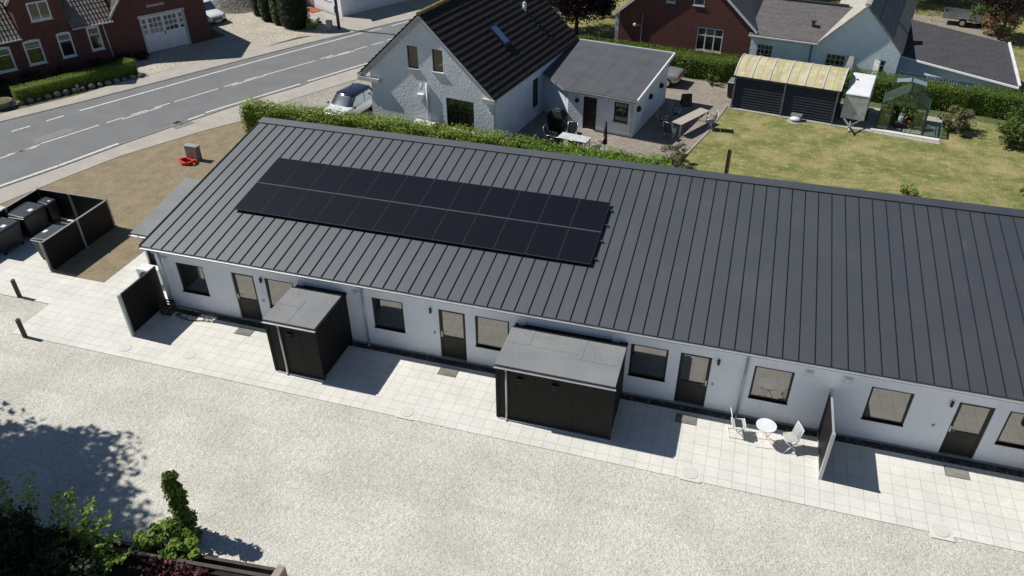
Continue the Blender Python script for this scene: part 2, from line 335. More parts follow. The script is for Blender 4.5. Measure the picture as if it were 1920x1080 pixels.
class MB:
    def __init__(s): s.v = []; s.f = []; s.mi = []; s.m = 0
    def add(s, vs, fs):
        k = len(s.v); s.v += [tuple(map(float, v)) for v in vs]; s.f += [tuple(i+k for i in f) for f in fs]; s.mi += [s.m]*len(fs); return s
    def hexa(s, p):  # 0-3 bottom ccw, 4-7 top
        return s.add(p, [(3, 2, 1, 0), (4, 5, 6, 7), (0, 1, 5, 4), (1, 2, 6, 5), (2, 3, 7, 6), (3, 0, 4, 7)])
    def box(s, x0, x1, y0, y1, z0, z1):
        return s.hexa([(x0, y0, z0), (x1, y0, z0), (x1, y1, z0), (x0, y1, z0), (x0, y0, z1), (x1, y0, z1), (x1, y1, z1), (x0, y1, z1)])
    def quad(s, *p): return s.add(p, [tuple(range(len(p)))])
    def slab(s, pts, th):  # polygon, extruded against its normal
        p = [Vector(q) for q in pts]; n = (p[1]-p[0]).cross(p[2]-p[0]).normalized()
        if n.z < 0: p = p[::-1]; n = -n
        k = len(p); q = [a-n*th for a in p]
        return s.add(p+q, [tuple(range(k)), tuple(range(2*k-1, k-1, -1))]+[(i, i+k, (i+1) % k+k, (i+1) % k) for i in range(k)])
    def prism(s, poly, z0, z1):
        k = len(poly)
        return s.add([(x, y, z0) for x, y in poly]+[(x, y, z1) for x, y in poly], [tuple(range(k))[::-1], tuple(range(k, 2*k))]+[(i, (i+1) % k, (i+1) % k+k, i+k) for i in range(k)])
    def tube(s, a, b, r, n=8, r2=None, cap=True):
        a = Vector(a); b = Vector(b); d = (b-a).normalized(); x = d.orthogonal().normalized(); y = d.cross(x); r2 = r if r2 is None else r2
        vs = [a+(x*math.cos(t)+y*math.sin(t))*r for t in [2*PI*i/n for i in range(n)]]+[b+(x*math.cos(t)+y*math.sin(t))*r2 for t in [2*PI*i/n for i in range(n)]]
        fs = [(i, (i+1) % n, (i+1) % n+n, i+n) for i in range(n)]
        if cap: fs += [tuple(range(n))[::-1], tuple(range(n, 2*n))]
        return s.add(vs, fs)
    def path(s, pts, r, n=6):
        for a, b in zip(pts[:-1], pts[1:]): s.tube(a, b, r, n)
        return s
    def bar(s, a, b, w, h):  # rectangular bar
        a = Vector(a); b = Vector(b); d = (b-a).normalized(); z = Vector((0, 0, 1))
        if abs(d.z) > .95: z = Vector((1, 0, 0))
        x = d.cross(z).normalized()*w/2; y = x.cross(d).normalized()*h/2
        return s.hexa([a-x-y, a+x-y, b+x-y, b-x-y, a-x+y, a+x+y, b+x+y, b-x+y])
    def ell(s, c, r, n=10, m=7, jit=0, zmin=-1):
        vs = []; fs = []
        for j in range(m+1):
            ph = -PI/2+PI*j/m
            for i in range(n):
                t = 2*PI*i/n; k = 1+random.uniform(-jit, jit)
                vs.append((c[0]+r[0]*math.cos(ph)*math.cos(t)*k, c[1]+r[1]*math.cos(ph)*math.sin(t)*k, c[2]+r[2]*max(zmin, math.sin(ph))*k))
        for j in range(m):
            for i in range(n): fs.append((j*n+i, j*n+(i+1) % n, (j+1)*n+(i+1) % n, (j+1)*n+i))
        return s.add(vs, fs)
    def build(s, name, mats, parent=None, smooth=False, off=None, bevel=0):
        me = bpy.data.meshes.new(name); o3 = org(parent) if off is None else off
        me.from_pydata([(x-o3[0], y-o3[1], z-o3[2]) for x, y, z in s.v], [], s.f)
        mats = mats if isinstance(mats, (list, tuple)) else [mats]
        for mm in mats: me.materials.append(M[mm] if isinstance(mm, str) else mm)
        if len(mats) > 1: me.polygons.foreach_set('material_index', s.mi)
        if smooth: me.polygons.foreach_set('use_smooth', [True]*len(me.polygons))
        me.update(); o = link(name, me, parent)
        if bevel:
            b = o.modifiers.new('bevel', 'BEVEL'); b.width = bevel; b.segments = 2; b.limit_method = 'ANGLE'
        return o
def struct(name, mb, m, kind='structure'): return tag(mb.build(name, m), None, None, None, kind)
def solo(name, mb, m, label, cat, group=None, smooth=False, loc=None, bevel=0):
    if loc is None:
        a = np.array(mb.v); loc = (float(a[:, 0].mean()), float(a[:, 1].mean()), float(a[:, 2].min()))
    o = mb.build(name, m, None, smooth, loc, bevel); o.location = loc; return tag(o, label, cat, group)
def kids(o): return [c for c in bpy.data.objects if c.parent == o]
def copy_tree(o, parent=None):
    c = o.copy(); C.objects.link(c)
    if parent is not None: c.parent = parent
    for ch in kids(o): copy_tree(ch, c)
    return c
def inst(o, loc, rz, label, first=False):
    c = o if first else copy_tree(o)
    c.location = loc; c.rotation_euler = (0, 0, rz); c['label'] = label; return c

class Fr:
    """a vertical wall frame: o origin, u along the wall, n outward"""
    def __init__(s, o, u, n): s.o = o; s.u = u; s.n = n
    def p(s, u, z, d=0.0): return (s.o[0]+s.u[0]*u+s.n[0]*d, s.o[1]+s.u[1]*u+s.n[1]*d, z)
    def box(s, mb, u0, u1, z0, z1, d0, d1):
        q = [s.p(u0, z0, d1), s.p(u1, z0, d1), s.p(u1, z0, d0), s.p(u0, z0, d0), s.p(u0, z1, d1), s.p(u1, z1, d1), s.p(u1, z1, d0), s.p(u0, z1, d0)]
        return mb.hexa(q)
def wall(mb, fr, u0, u1, holes=(), top=None, z0=0.0, z1=2.6, depth=.12):
    """sheet with real openings; top: list of (u, z) along the upper edge"""
    top = top or [(u0, z1), (u1, z1)]
    def zt(u):
        for (a, za), (b, zb) in zip(top[:-1], top[1:]):
            if a-1e-6 <= u <= b+1e-6: return za+(zb-za)*(u-a)/(b-a) if b > a else za
        return top[-1][1]
    us = sorted(set([u0, u1]+[h[0] for h in holes]+[h[1] for h in holes]+[t[0] for t in top])); us = [u for u in us if u0-1e-6 <= u <= u1+1e-6]
    for a, b in zip(us[:-1], us[1:]):
        hs = sorted([(h[2], h[3]) for h in holes if h[0] <= a+1e-6 and h[1] >= b-1e-6]); z = z0
        for (ha, hb) in hs:
            mb.quad(fr.p(a, z), fr.p(b, z), fr.p(b, ha), fr.p(a, ha)); z = hb
        mb.quad(fr.p(a, z), fr.p(b, z), fr.p(b, zt(b)), fr.p(a, zt(a)))
    for (a, b, c, d) in holes:
        mb.quad(fr.p(a, c), fr.p(a, c, -depth), fr.p(a, d, -depth), fr.p(a, d)); mb.quad(fr.p(b, c, -depth), fr.p(b, c), fr.p(b, d), fr.p(b, d, -depth))
        mb.quad(fr.p(a, c, -depth), fr.p(a, c), fr.p(b, c), fr.p(b, c, -depth)); mb.quad(fr.p(a, d), fr.p(a, d, -depth), fr.p(b, d, -depth), fr.p(b, d))
def window(parent, fr, h, fm='white', pm='pane_dark', fwid=.06, rec=.07, vb=(), hb=(), sill=None, name='window', sillm=None, barw=.04, lean=0.0):
    a, b, c, d = h; mb = MB(); t = .05; k = .002
    fr.box(mb, a+k, b-k, c+k, c+fwid, -rec-t, -rec); fr.box(mb, a+k, b-k, d-fwid, d-k, -rec-t, -rec)
    fr.box(mb, a+k, a+fwid, c+fwid, d-fwid, -rec-t, -rec); fr.box(mb, b-fwid, b-k, c+fwid, d-fwid, -rec-t, -rec)
    for q in vb: u = a+(b-a)*q; fr.box(mb, u-barw/2, u+barw/2, c+fwid, d-fwid, -rec-t+.004, -rec-.004)
    for q in hb: z = c+(d-c)*q; fr.box(mb, a+fwid, b-fwid, z-barw/2, z+barw/2, -rec-t+.006, -rec-.006)
    o = mb.build(name, fm, parent)
    g = MB(); ua, ub, za, zb_ = a+fwid-.005, b-fwid+.005, c+fwid-.005, d-fwid+.005; f0 = -rec-.012; f1 = -rec-.02-lean if lean else f0-.008; f0 = f0 if lean else -rec-.02; f1 = f1 if lean else f0
    g.hexa([fr.p(ua, za, f0), fr.p(ub, za, f0), fr.p(ub, za, f0-.02), fr.p(ua, za, f0-.02), fr.p(ua, zb_, f1), fr.p(ub, zb_, f1), fr.p(ub, zb_, f1-.02), fr.p(ua, zb_, f1-.02)]); g.build('pane', pm, o)
    if sill:
        s = MB(); fr.box(s, a-.04, b+.04, c-.06, c-.004, -.06, sill); s.build('sill', sillm or fm, o)
    return o

# leaves -------------------------------------------------------------
def leaf_mesh(name, pts, size, m, parent=None, up_bias=.3, aspect=.55, out=None, off=None, droop=None):
    pts = np.asarray(pts, float); n = len(pts)
    a = RNG.normal(size=(n, 3)); a /= np.linalg.norm(a, axis=1)[:, None]
    nr = RNG.normal(size=(n, 3)); nr[:, 2] = np.abs(nr[:, 2])+up_bias*2
    if out is not None: nr += out*1.2
    nr /= np.linalg.norm(nr, axis=1)[:, None]
    if droop is not None: a = a*.5+np.array(droop)
    t = np.cross(nr, a); t /= np.linalg.norm(t, axis=1)[:, None]+1e-9
    l = np.cross(t, nr)
    s = size*RNG.uniform(.6, 1.35, n)[:, None]
    p0 = pts-l*s*.5; p2 = pts+l*s*.5; mid = pts+nr*s*.08
    p1 = mid+t*s*aspect*.5; p3 = mid-t*s*aspect*.5
    V = np.stack([p0, p1, p2, p3], 1).reshape(-1, 3)
    o3 = np.array(org(parent) if off is None else off); V = V-o3
    me = bpy.data.meshes.new(name); me.vertices.add(4*n); me.vertices.foreach_set('co', V.ravel())
    me.loops.add(4*n); me.loops.foreach_set('vertex_index', np.arange(4*n, dtype=np.int32))
    me.polygons.add(n); me.polygons.foreach_set('loop_start', np.arange(0, 4*n, 4, dtype=np.int32)); me.polygons.foreach_set('loop_total', np.full(n, 4, dtype=np.int32))
    me.materials.append(m); me.update(); me.validate()
    return link(name, me, parent)
def ball_pts(c, r, n, shell=.5):
    d = RNG.normal(size=(n, 3)); d /= np.linalg.norm(d, axis=1)[:, None]
    k = (shell**3+(1-shell**3)*RNG.uniform(0, 1, n))**(1/3)
    return np.array(c)+d*np.array(r)*k[:, None], d
def clumps(c, r, nc, per, cr=.3, flat=.8, zmin=None):
    P = []; D = []; ctr, _ = ball_pts(c, r, nc, .55)
    for q in ctr:
        s = cr*random.uniform(.6, 1.3)*float(np.mean(r)); p, d = ball_pts(q, (s, s, s*flat), per, .4); P.append(p); D.append(d)
    P = np.concatenate(P); D = np.concatenate(D)
    if zmin is not None: k = P[:, 2] > zmin; P = P[k]; D = D[k]
    return P, D
def tree(name, label, cat, base, h, cr, ch, lm, n=60, per=110, ls=.16, tr=.12, group=None, ctr_z=None, lean=(0, 0), limbs=6):
    t = thing(name, label, cat, (base[0], base[1], 0), group=group)
    cz = ctr_z if ctr_z is not None else h-ch
    top = (base[0]+lean[0], base[1]+lean[1], cz)
    mb = MB(); pts = [(base[0], base[1], 0)]
    for i in range(1, 5): k = i/4; pts.append((base[0]+lean[0]*k+random.uniform(-.05, .05), base[1]+lean[1]*k+random.uniform(-.05, .05), cz*k))
    for i, (a, b) in enumerate(zip(pts[:-1], pts[1:])): mb.tube(a, b, tr*(1-.17*i), 8, tr*(1-.17*(i+1)))
    for i in range(limbs):
        t0 = random.uniform(.45, 1); s = Vector(pts[0]).lerp(Vector(pts[-1]), t0); an = 2*PI*i/limbs+random.uniform(-.4, .4)
        e = Vector((top[0]+cr*.75*math.cos(an), top[1]+cr*.75*math.sin(an), cz+random.uniform(-.3, .6)*ch)); mid = s.lerp(e, .5)+Vector((0, 0, random.uniform(-.2, .3)))
        mb.tube(s, mid, tr*.4, 6, tr*.25); mb.tube(mid, e, tr*.25, 5, tr*.08)
    mb.build('trunk', 'bark', t, True)
    P, D = clumps((top[0], top[1], cz), (cr, cr, ch), n, per, .34)
    k = P[:, 2] > .15; P = P[k]; D = D[k]
    leaf_mesh('crown', P, ls, lm, t, out=D); return t
def shrub(name, label, cat, base, r, h, lm, n=26, per=70, ls=.09, group=None):
    t = thing(name, label, cat, (base[0], base[1], 0), group=group)
    mb = MB()
    for i in range(7):
        an = 2*PI*i/7; mb.tube((base[0], base[1], 0), (base[0]+r*.6*math.cos(an), base[1]+r*.6*math.sin(an), h*random.uniform(.5, .8)), .02, 5, .006)
    mb.tube((base[0], base[1], 0), (base[0], base[1], h*.3), .05, 6, .03); mb.build('stem', 'bark', t)
    P, D = clumps((base[0], base[1], h*.52), (r*.85, r*.85, h*.42), n, per, .33)
    k = P[:, 2] > .03; leaf_mesh('foliage', P[k], ls, lm, t, out=D[k]); return t
def hedge(name, label, poly, w, h, lm, dens=150, ls=.07, wob=.08, hfun=None, ragged=0.0, blades=False, core='twig', clip=.8):
    """hedge along a centre polyline"""
    P = [Vector((x, y)) for x, y in poly]; base = P[0].lerp(P[-1], .5)
    t = thing(name, label, 'hedge', (base.x, base.y, 0))
    seg = [(a, b, (b-a).length) for a, b in zip(P[:-1], P[1:])]; tot = sum(s[2] for s in seg)
    def at(s):
        for a, b, l in seg:
            if s <= l+1e-6: d = (b-a)/l; return a+d*s, d
            s -= l
        d = (b-a)/l; return b, d
    hf = hfun or (lambda q: h)
    ns = max(6, int(tot/.35)); mb = MB(); rings = []
    for i in range(ns+1):
        s = tot*i/ns; c, d = at(s); n = Vector((-d.y, d.x)); hh = (hf(s/tot)-.10)*random.uniform(.95, 1.0); ww = (w/2-.10)*random.uniform(.9, 1)
        if i in (0, ns): ww *= .8
        rings.append([(c.x-n.x*ww, c.y-n.y*ww, 0), (c.x-n.x*ww, c.y-n.y*ww, hh*.9), (c.x-n.x*ww*.7, c.y-n.y*ww*.7, hh), (c.x+n.x*ww*.7, c.y+n.y*ww*.7, hh), (c.x+n.x*ww, c.y+n.y*ww, hh*.9), (c.x+n.x*ww, c.y+n.y*ww, 0)])
    vs = [v for r in rings for v in r]; fs = []
    for i in range(ns):
        for j in range(5): fs.append((i*6+j, i*6+j+1, (i+1)*6+j+1, (i+1)*6+j))
    fs.append((0, 5, 4, 3, 2, 1)); fs.append(tuple(ns*6+j for j in range(6)))
    mb.add(vs, fs); mb.build('branches', core, t)
    L = []; O = []
    n_s = int(tot*h*dens); n_t = int(tot*w*dens); n_e = int(w*h*dens)
    for side, cnt in ((-1, n_s), (1, n_s), (0, n_t), (2, n_e), (3, n_e)):
        for _ in range(cnt):
            if side in (2, 3): s = 0 if side == 2 else tot
            else: s = random.uniform(0, tot)
            c, d = at(s); n = Vector((-d.y, d.x)); hh = hf(s/tot)
            bul = wob*math.sin(s*2.3+1.3*side)*math.sin(s*.9+side)
            if side == 0: v = random.uniform(-w/2, w/2); z = hh+bul*.6+random.uniform(-.08, .04)+(random.random()**3)*ragged; o = (0, 0, 1)
            elif side in (2, 3):
                v = random.uniform(-w/2, w/2); z = random.uniform(0, hh); k = 1 if side == 3 else -1; c = c+d*k*random.uniform(-.08, .04); o = (d.x*k, d.y*k, .2)
            else: z = hh*random.random()**.9; v = side*(w/2+bul+random.uniform(-.09, .04)-(.06 if z > hh*.9 else 0)); o = (n.x*side, n.y*side, .25)
            L.append((c.x+n.x*v, c.y+n.y*v, z)); O.append(o)
    leaf_mesh('foliage', L, ls, lm, t, out=np.array(O)*clip, up_bias=.35, aspect=.5 if not blades else .22, droop=(0, 0, 1.0) if blades else None)
    return t

# ================================================================== GROUND
def sheet(name, poly, z, m, kind='structure'):
    mb = MB(); mb.add([(x, y, z) for x, y in poly], [tuple(range(len(poly)))])
    a = mb.v; area = sum(a[i][0]*a[(i+1) % len(a)][1]-a[(i+1) % len(a)][0]*a[i][1] for i in range(len(a)))
    if area < 0: mb.f = [f[::-1] for f in mb.f]
    return struct(name, mb, m, kind)
def pxs(l, z=0): return [gp(x, y, z) for x, y in l]
sheet('ground', [(-180, -120), (120, -120), (120, 180), (-180, 180)], 0, 'ground')
sheet('gravel_yard', [(-36, -16), (24, -16), (24, -2.9), (-23.9, -2.9), (-24.0, .58), (-40, .7), (-40, -16)], .004, 'gravel')
near_edge = pxs([(0, 352), (112, 313), (225, 271), (311, 241), (356, 226), (480, 185), (565, 160), (580, 154), (684, 122)])
near_edge = [(-37.6, -8), (-35.4, 0)]+near_edge+[(-21.3, 32.5), (-17.5, 39), (-12, 47)]
side_edge = [(-36.1, -8), (-34.1, 0)]+pxs([(0, 383), (112, 337), (225, 293), (300, 270), (390, 243), (462, 225), (520, 195), (675, 147)])+[(-20.2, 31.5), (-16.2, 38), (-10.6, 46)]
sheet('plot_soil', pxs([(462, 226), (390, 244), (300, 271), (225, 294), (112, 338), (0, 384)])+[(-34.0, 0.6), (-23, .55), (-19.4, .55), (-19.4, 8.3), (20, 8.3), (20, 14.6), (-19, 16.6), (-25.6, 16.3)], .008, 'dirt')
far_edge = [(-50.5, -4), (-46.3, 5)]+pxs([(0, 230), (150, 193), (250, 167), (480, 107)])
far_edge += [(-30.2, 30.0), (-26.2, 36.4), (-21.5, 43), (-15, 51)]
def strip(name, A, Bb, z, m): sheet(name, A+Bb[::-1], z, m)
strip('pavement', near_edge, side_edge, .012, 'sidewalk')
# the asphalt is one ribbon between the two kerb lines
strip('road', near_edge, far_edge, .016, 'asphalt')
far_walk = [(-52, -3.3), (-47.8, 6)]+pxs([(0, 214), (150, 178), (262, 143), (480, 92)])+[(-31.2, 31.0), (-27.2, 37.2), (-22.6, 44), (-16, 52)]
strip('far_pavement', far_edge, far_walk, .020, 'sidewalk')
sheet('forecourt', pxs([(262, 144), (480, 93), (560, 70), (640, 62)])+[(-31.0, 34), (-34, 35.2), (-40, 38.6), (-47, 42), (-47, 36), (-36.9, 30), (-41, 22.6)], .024, 'pebble_light')
sheet('garden_soil', [(-52, 0), (-47.5, 6), (-44.0, 12.2)]+pxs([(0, 200), (150, 172), (258, 140)])+[(-41, 23), (-44, 16), (-50, 6)], .028, 'bed_soil')
sheet('driveway', pxs([(470, 226), (520, 196), (675, 148)])+[(-21, 31), (-19.6, 22), (-20.2, 17.4), (-25.6, 16.6)], .012+.004, 'pebble')
def mark(mb, a, b, wd=.12, z=.022):
    a = Vector(gp(*a)); b = Vector(gp(*b)); d = (b-a).normalized(); n = Vector((-d.y, d.x))*wd/2
    mb.quad((a.x-n.x, a.y-n.y, z), (b.x-n.x, b.y-n.y, z), (b.x+n.x, b.y+n.y, z), (a.x+n.x, a.y+n.y, z))
mk = MB()
for a, b in (((77, 270), (186, 235)), ((200, 231), (231, 221)), ((229, 224.5), (303, 201)), ((246, 216), (276, 207)), ((290, 202.5), (319, 194)), ((327, 191.5), (409, 167)),
             ((420, 163.5), (447, 155)), ((435, 161), (497, 142)), ((459, 151.5), (482, 144.5)), ((495, 141.5), (591, 114.5)), ((601, 111.2), (625, 103.5)), ((612, 110), (666, 95.5)), ((634, 103), (656, 97)),
             ((666, 93.7), (688, 87.5)), ((696, 85), (719, 79)), ((726, 76), (770, 64)), ((0, 297.5), (75, 272)), ((14, 291), (69, 276)), ((-80, 325), (0, 299))): mark(mk, a, b, .11)
for a, b in (((22, 247), (57, 237)), ((87, 227.5), (120, 217.5)), ((-60, 268), (-20, 258)), ((734, 49), (766, 40)), ((690, 60), (715, 54))): mark(mk, a, b, .13)
def pline(mb, pts, wd, off=0):
    P = [Vector(p) for p in pts]
    for a, b in zip(P[:-1], P[1:]):
        d = (b-a).normalized(); n = Vector((-d.y, d.x)); c = n*off; n = n*wd/2; e = d*.01
        mb.quad(*[(q.x, q.y, .022) for q in (a-n+c-e, b-n+c+e, b+n+c+e, a+n+c-e)])
pline(mk, pxs([(150, 208), (230, 185.5), (310, 163), (395, 139), (480, 115.5), (560, 94), (620, 78), (680, 62)]), .15)
ne = near_edge[:5]; pline(mk, ne, .17, .16); pline(mk, [gp(355, 226), gp(385, 215.7)], .15, .12); pline(mk, pxs([(388, 213), (480, 184.5), (565, 159)]), .15, .14)
pline(mk, pxs([(580, 153.5), (684, 122)])+[(-21.3, 32.5)], .15, .14)
struct('road_markings', mk, 'paint')
wear = MB()
for (a, b_, c, d) in (((318, 236), (352, 226), (366, 231), (330, 243)), ((60, 262), (130, 240), (142, 246), (70, 270))):
    wear.add([(*gp(*q), .0205) for q in (a, b_, c, d)], [(3, 2, 1, 0)])
struct('road_patch', wear, mat('asphalt_patch', (.26, .255, .24), .9, (.19, .19, .185), 5, (40, .4, .01), .2, world=True))
b = MB(); x, y = gp(336, 231); b.box(x-.3, x+.3, y-.2, y+.2, 0, .026)
for k in range(6): b.box(x-.27+k*.1, x-.22+k*.1, y-.17, y+.17, .026, .03)
solo('storm_drain', b, 'trim_dark', 'dark storm drain grate at the near edge of the road', 'drain')
kb = MB()
for line, o1 in ((far_edge, .06), (near_edge, -.04)):
    P = [Vector(p) for p in line]
    for a, b in zip(P[:-1], P[1:]):
        d = (b-a).normalized(); n = Vector((-d.y, d.x)); c = n*o1; n = n*.06
        kb.prism([(q.x, q.y) for q in (a-n+c, b-n+c, b+n+c, a+n+c)], .0, .045)
struct('kerb', kb, 'kerb')
# patio slabs
pa = MB()
for x0, x1, y0, y1 in ((-24.0, 20, -3.07, 0.05), (-35, -24.0, -1.2, .58), (-35, -25.62, .58, 4.5), (-23.0, -19.4, 0.05, 8.4), (-24.0, -23.0, .05, .58)):
    pa.quad((x0, y0, .03), (x1, y0, .03), (x1, y1, .03), (x0, y1, .03))
for x0, x1, y in ((-24.0, 20, -3.07), (-35, -24.0, -1.2)): pa.quad((x0, y, -.02), (x1, y, -.02), (x1, y, .03), (x0, y, .03))
pa.quad((-24.0, -1.2, -.02), (-24.0, -3.07, -.02), (-24.0, -3.07, .03), (-24.0, -1.2, .03))
struct('patio', pa, 'patio')
sheet('gravel_strip', [(-19.4, -.27), (20, -.27), (20, 0.04), (-19.4, 0.04)], .034, 'cobble')
# back gardens (house frame)
def bsheet(name, poly, z, m): return sheet(name, [B2W(x, y)[:2] for x, y in poly], z, m)
bsheet('lawn', [(-5.3, 14.0), (26, 14.0), (26, 29.6), (5.9, 29.6), (5.9, 26.2), (2.6, 25.4), (-5.1, 25.5)], .012, 'lawn')
bsheet('courtyard_paving', [(-15, 13.2), (-9, 14.9), (-6.3, 16.6), (-5.3, 19.6), (-5.05, 25.6), (-4.7, 25.8), (-4.7, 29.2), (-16, 29.2), (-16, 20)], .016, 'paving')
bsheet('garden_path', [(-4.7, 25.45), (3.0, 25.4), (6.3, 25.3), (6.4, 29.2), (-4.7, 29.2)], .020, 'path')
bsheet('neighbour_lawn', [(-24, 31.2), (-5.3, 31.2), (-5.3, 60), (-34, 60), (-24, 38)], .008, 'lawn')
bsheet('far_lawn', [(5.0, 32), (40, 28), (40, 60), (-5, 60), (-5, 41)], .005, 'lawn')
bsheet('rear_yard', [(2.0, 43), (8.6, 41.5), (9.4, 47.5), (7.5, 50.5), (1, 51)], .011, 'paving')
ed = MB()
def bbox(mb, x0, x1, y0, y1, z0, z1):
    mb.prism([B2W(x, y)[:2] for x, y in ((x0, y0), (x1, y0), (x1, y1), (x0, y1))], z0, z1)
for i in range(32):
    y = 14.3+.36*i; x = -5.75+.55*min(1, (y-14.3)/7); bbox(ed, x, x+.13, y, y+.35, 0, .045)
for i in range(26): bbox(ed, -5.0+.36*i*.85, -5.0+.36*i*.85+.30, 25.36, 25.48, 0, .045)
struct('lawn_edging', ed, 'concrete')

# ================================================================== NEW ROW HOUSE
SL = 1.33/8.53
def rz_(y): return 2.86+(y+.28)*SL          # roof surface height
row = thing('row_house', 'long low white rendered row house with dark grey standing seam roof', 'row house', (0, 0, 0))
frF = Fr((0, 0), (1, 0), (0, -1))
WIN = [(-18.65, -17.5), (-14.98, -13.84), (-10.85, -9.7), (-7.13, -5.95), (-1.97, -.80), (1.78, 2.93), (5.07, 6.22), (8.69, 9.85), (12.0, 13.15), (15.7, 16.85)]
DOOR = [(-16.34, -15.42, 'L'), (-8.42, -7.48, 'L'), (-.43, .52, 'R'), (7.40, 8.33, 'L'), (14.2, 15.1, 'R')]
holes = [(a, b, .90, 2.16) for a, b in WIN]+[(a, b, .045, 2.16) for a, b, s in DOOR]
wb = MB(); wall(wb, frF, -19.48, 19.5, holes, z0=.0, z1=2.82, depth=.14)
wb.quad((-19.48, 8.1, 0), (-19.48, 0, 0), (-19.48, 0, 2.80), (-19.48, 8.1, 4.05)); wb.quad((19.5, 0, 0), (19.5, 8.1, 0), (19.5, 8.1, 4.05), (19.5, 0, 2.80))
wb.quad((19.5, 8.1, 0), (-19.48, 8.1, 0), (-19.48, 8.1, 4.05), (19.5, 8.1, 4.05))
wb.build('wall', 'render_white', row)
pl = MB(); pl.box(-19.44, 19.46, -.012, .3, 0, .12)
for a, b, s in DOOR: pl.box(a-.02, b+.02, -.02, .2, .0, .044)
pl.build('plinth', 'concrete', row)
for a, b in WIN:
    o = window(row, frF, (a, b, .90, 2.16), 'black_frame', 'pane', .065, .035, name='window', lean=.020)
    s = MB(); frF.box(s, a-.01, b+.01, .87, .90, -.1, .035); s.build('sill', 'black_frame', o)
for a, b, s in DOOR:
    d = MB(); t = -.05
    frF.box(d, a+.002, a+.10, .05, 2.158, -.11, t); frF.box(d, b-.10, b-.002, .05, 2.158, -.11, t); frF.box(d, a+.10, b-.10, 2.06, 2.158, -.11, t)
    frF.box(d, a+.10, b-.10, .94, 1.03, -.11, t-.004)
    do = d.build('door', 'black_frame', row)
    p = MB(); frF.box(p, a+.10, b-.10, .08, .94, -.10, -.065); frF.box(p, a+.2, b-.2, .18, .84, -.10, -.058); p.build('door_panel', 'door_panel', do)
    g = MB(); frF.box(g, a+.095, b-.095, 1.03, 2.06, -.10, -.075); g.build('pane', 'pane', do)
    h = MB(); u = a+.06 if s == 'L' else b-.06; sg = 1 if s == 'L' else -1
    frF.box(h, u-.02, u+.02, .98, 1.2, -.05, -.038); h.tube((u, .0, 1.1), (u, .045-.09, 1.1), .01, 6); h.tube((u, -.045, 1.1), (u+.12*sg, -.045, 1.1), .01, 6)
    h.build('handle', 'alu', do)
    k = MB(); frF.box(k, a+.01, b-.01, .046, .078, -.11, .03); k.build('threshold', 'alu', do)
for x, sg in ((-15.1, 1), (-8.68, 1), (.72, 1), (7.21, 1)):
    l = MB(); l.tube((x, -.055, 1.98), (x, -.055, 2.16), .042, 10); l.box(x-.02, x+.02, -.04, .0, 2.03, 2.11); l.build('wall_lamp', 'black_frame', row, False)
for x in (-15.2, -8.60, .66, 6.98):
    l = MB(); l.box(x-.035, x+.035, -.025, 0, 1.1, 1.18); l.build('doorbell', 'rail_grey', row)
for x in (-19.02, -13.48, -11.36, -5.5, -2.45, 3.30, 4.40, 10.4, 13.5):
    l = MB(); l.box(x-.12, x+.12, -.05, 0, 2.12, 2.34); l.box(x-.09, x+.09, -.085, -.05, 2.15, 2.31); l.build('wall_vent', 'white', row)
# roof
rf = MB()
Y0, Y1, X0, X1 = -.30, 8.25, -19.70, 19.75
for k, x in ((0, 0),):
    rf.slab([(X0, Y0, rz_(Y0)), (X1, Y0, rz_(Y0)), (X1, Y1, rz_(Y1)), (X0, Y1, rz_(Y1))], .09)
rf.m = 1
i = 0
while True:
    x = X0+.016+i*.4511
    if x > X1: break
    rf.hexa([(x-.006, Y0, rz_(Y0)-.002), (x+.006, Y0, rz_(Y0)-.002), (x+.006, Y1-.26, rz_(Y1-.26)-.002), (x-.006, Y1-.26, rz_(Y1-.26)-.002),
             (x-.006, Y0, rz_(Y0)+.034), (x+.006, Y0, rz_(Y0)+.034), (x+.006, Y1-.26, rz_(Y1-.26)+.034), (x-.006, Y1-.26, rz_(Y1-.26)+.034)]); i += 1
rf.build('roof', ['roof_felt', 'seam'], row)
rc = MB(); a, b = Y1-.26, Y1+.16
rc.slab([(X0-.02, a, rz_(a)+.05), (X1+.02, a, rz_(a)+.05), (X1+.02, b, rz_(b)+.05), (X0-.02, b, rz_(b)+.05)], .05)
rc.box(X0-.02, X1+.02, b-.02, b+.01, rz_(b)-.2, rz_(b)+.02)
rc.build('ridge_cap', 'roof_felt', row)
vg = MB()
for x in (X0-.03, X1): vg.hexa([(x, Y0, rz_(Y0)-.11), (x+.03, Y0, rz_(Y0)-.11), (x+.03, Y1, rz_(Y1)-.2), (x, Y1, rz_(Y1)-.2), (x, Y0, rz_(Y0)+.035), (x+.03, Y0, rz_(Y0)+.035), (x+.03, Y1, rz_(Y1)+.035), (x, Y1, rz_(Y1)+.035)])
vg.box(X0, X1, -.30, -.285, 2.70, 2.76); vg.build('verge_trim', 'trim_dark', row)
sf = MB(); sf.box(X0+.02, X1-.02, -.27, .0, 2.715, 2.74); sf.box(X0+.02, X1-.02, -.284, -.27, 2.70, 2.76); sf.build('soffit', 'white', row)
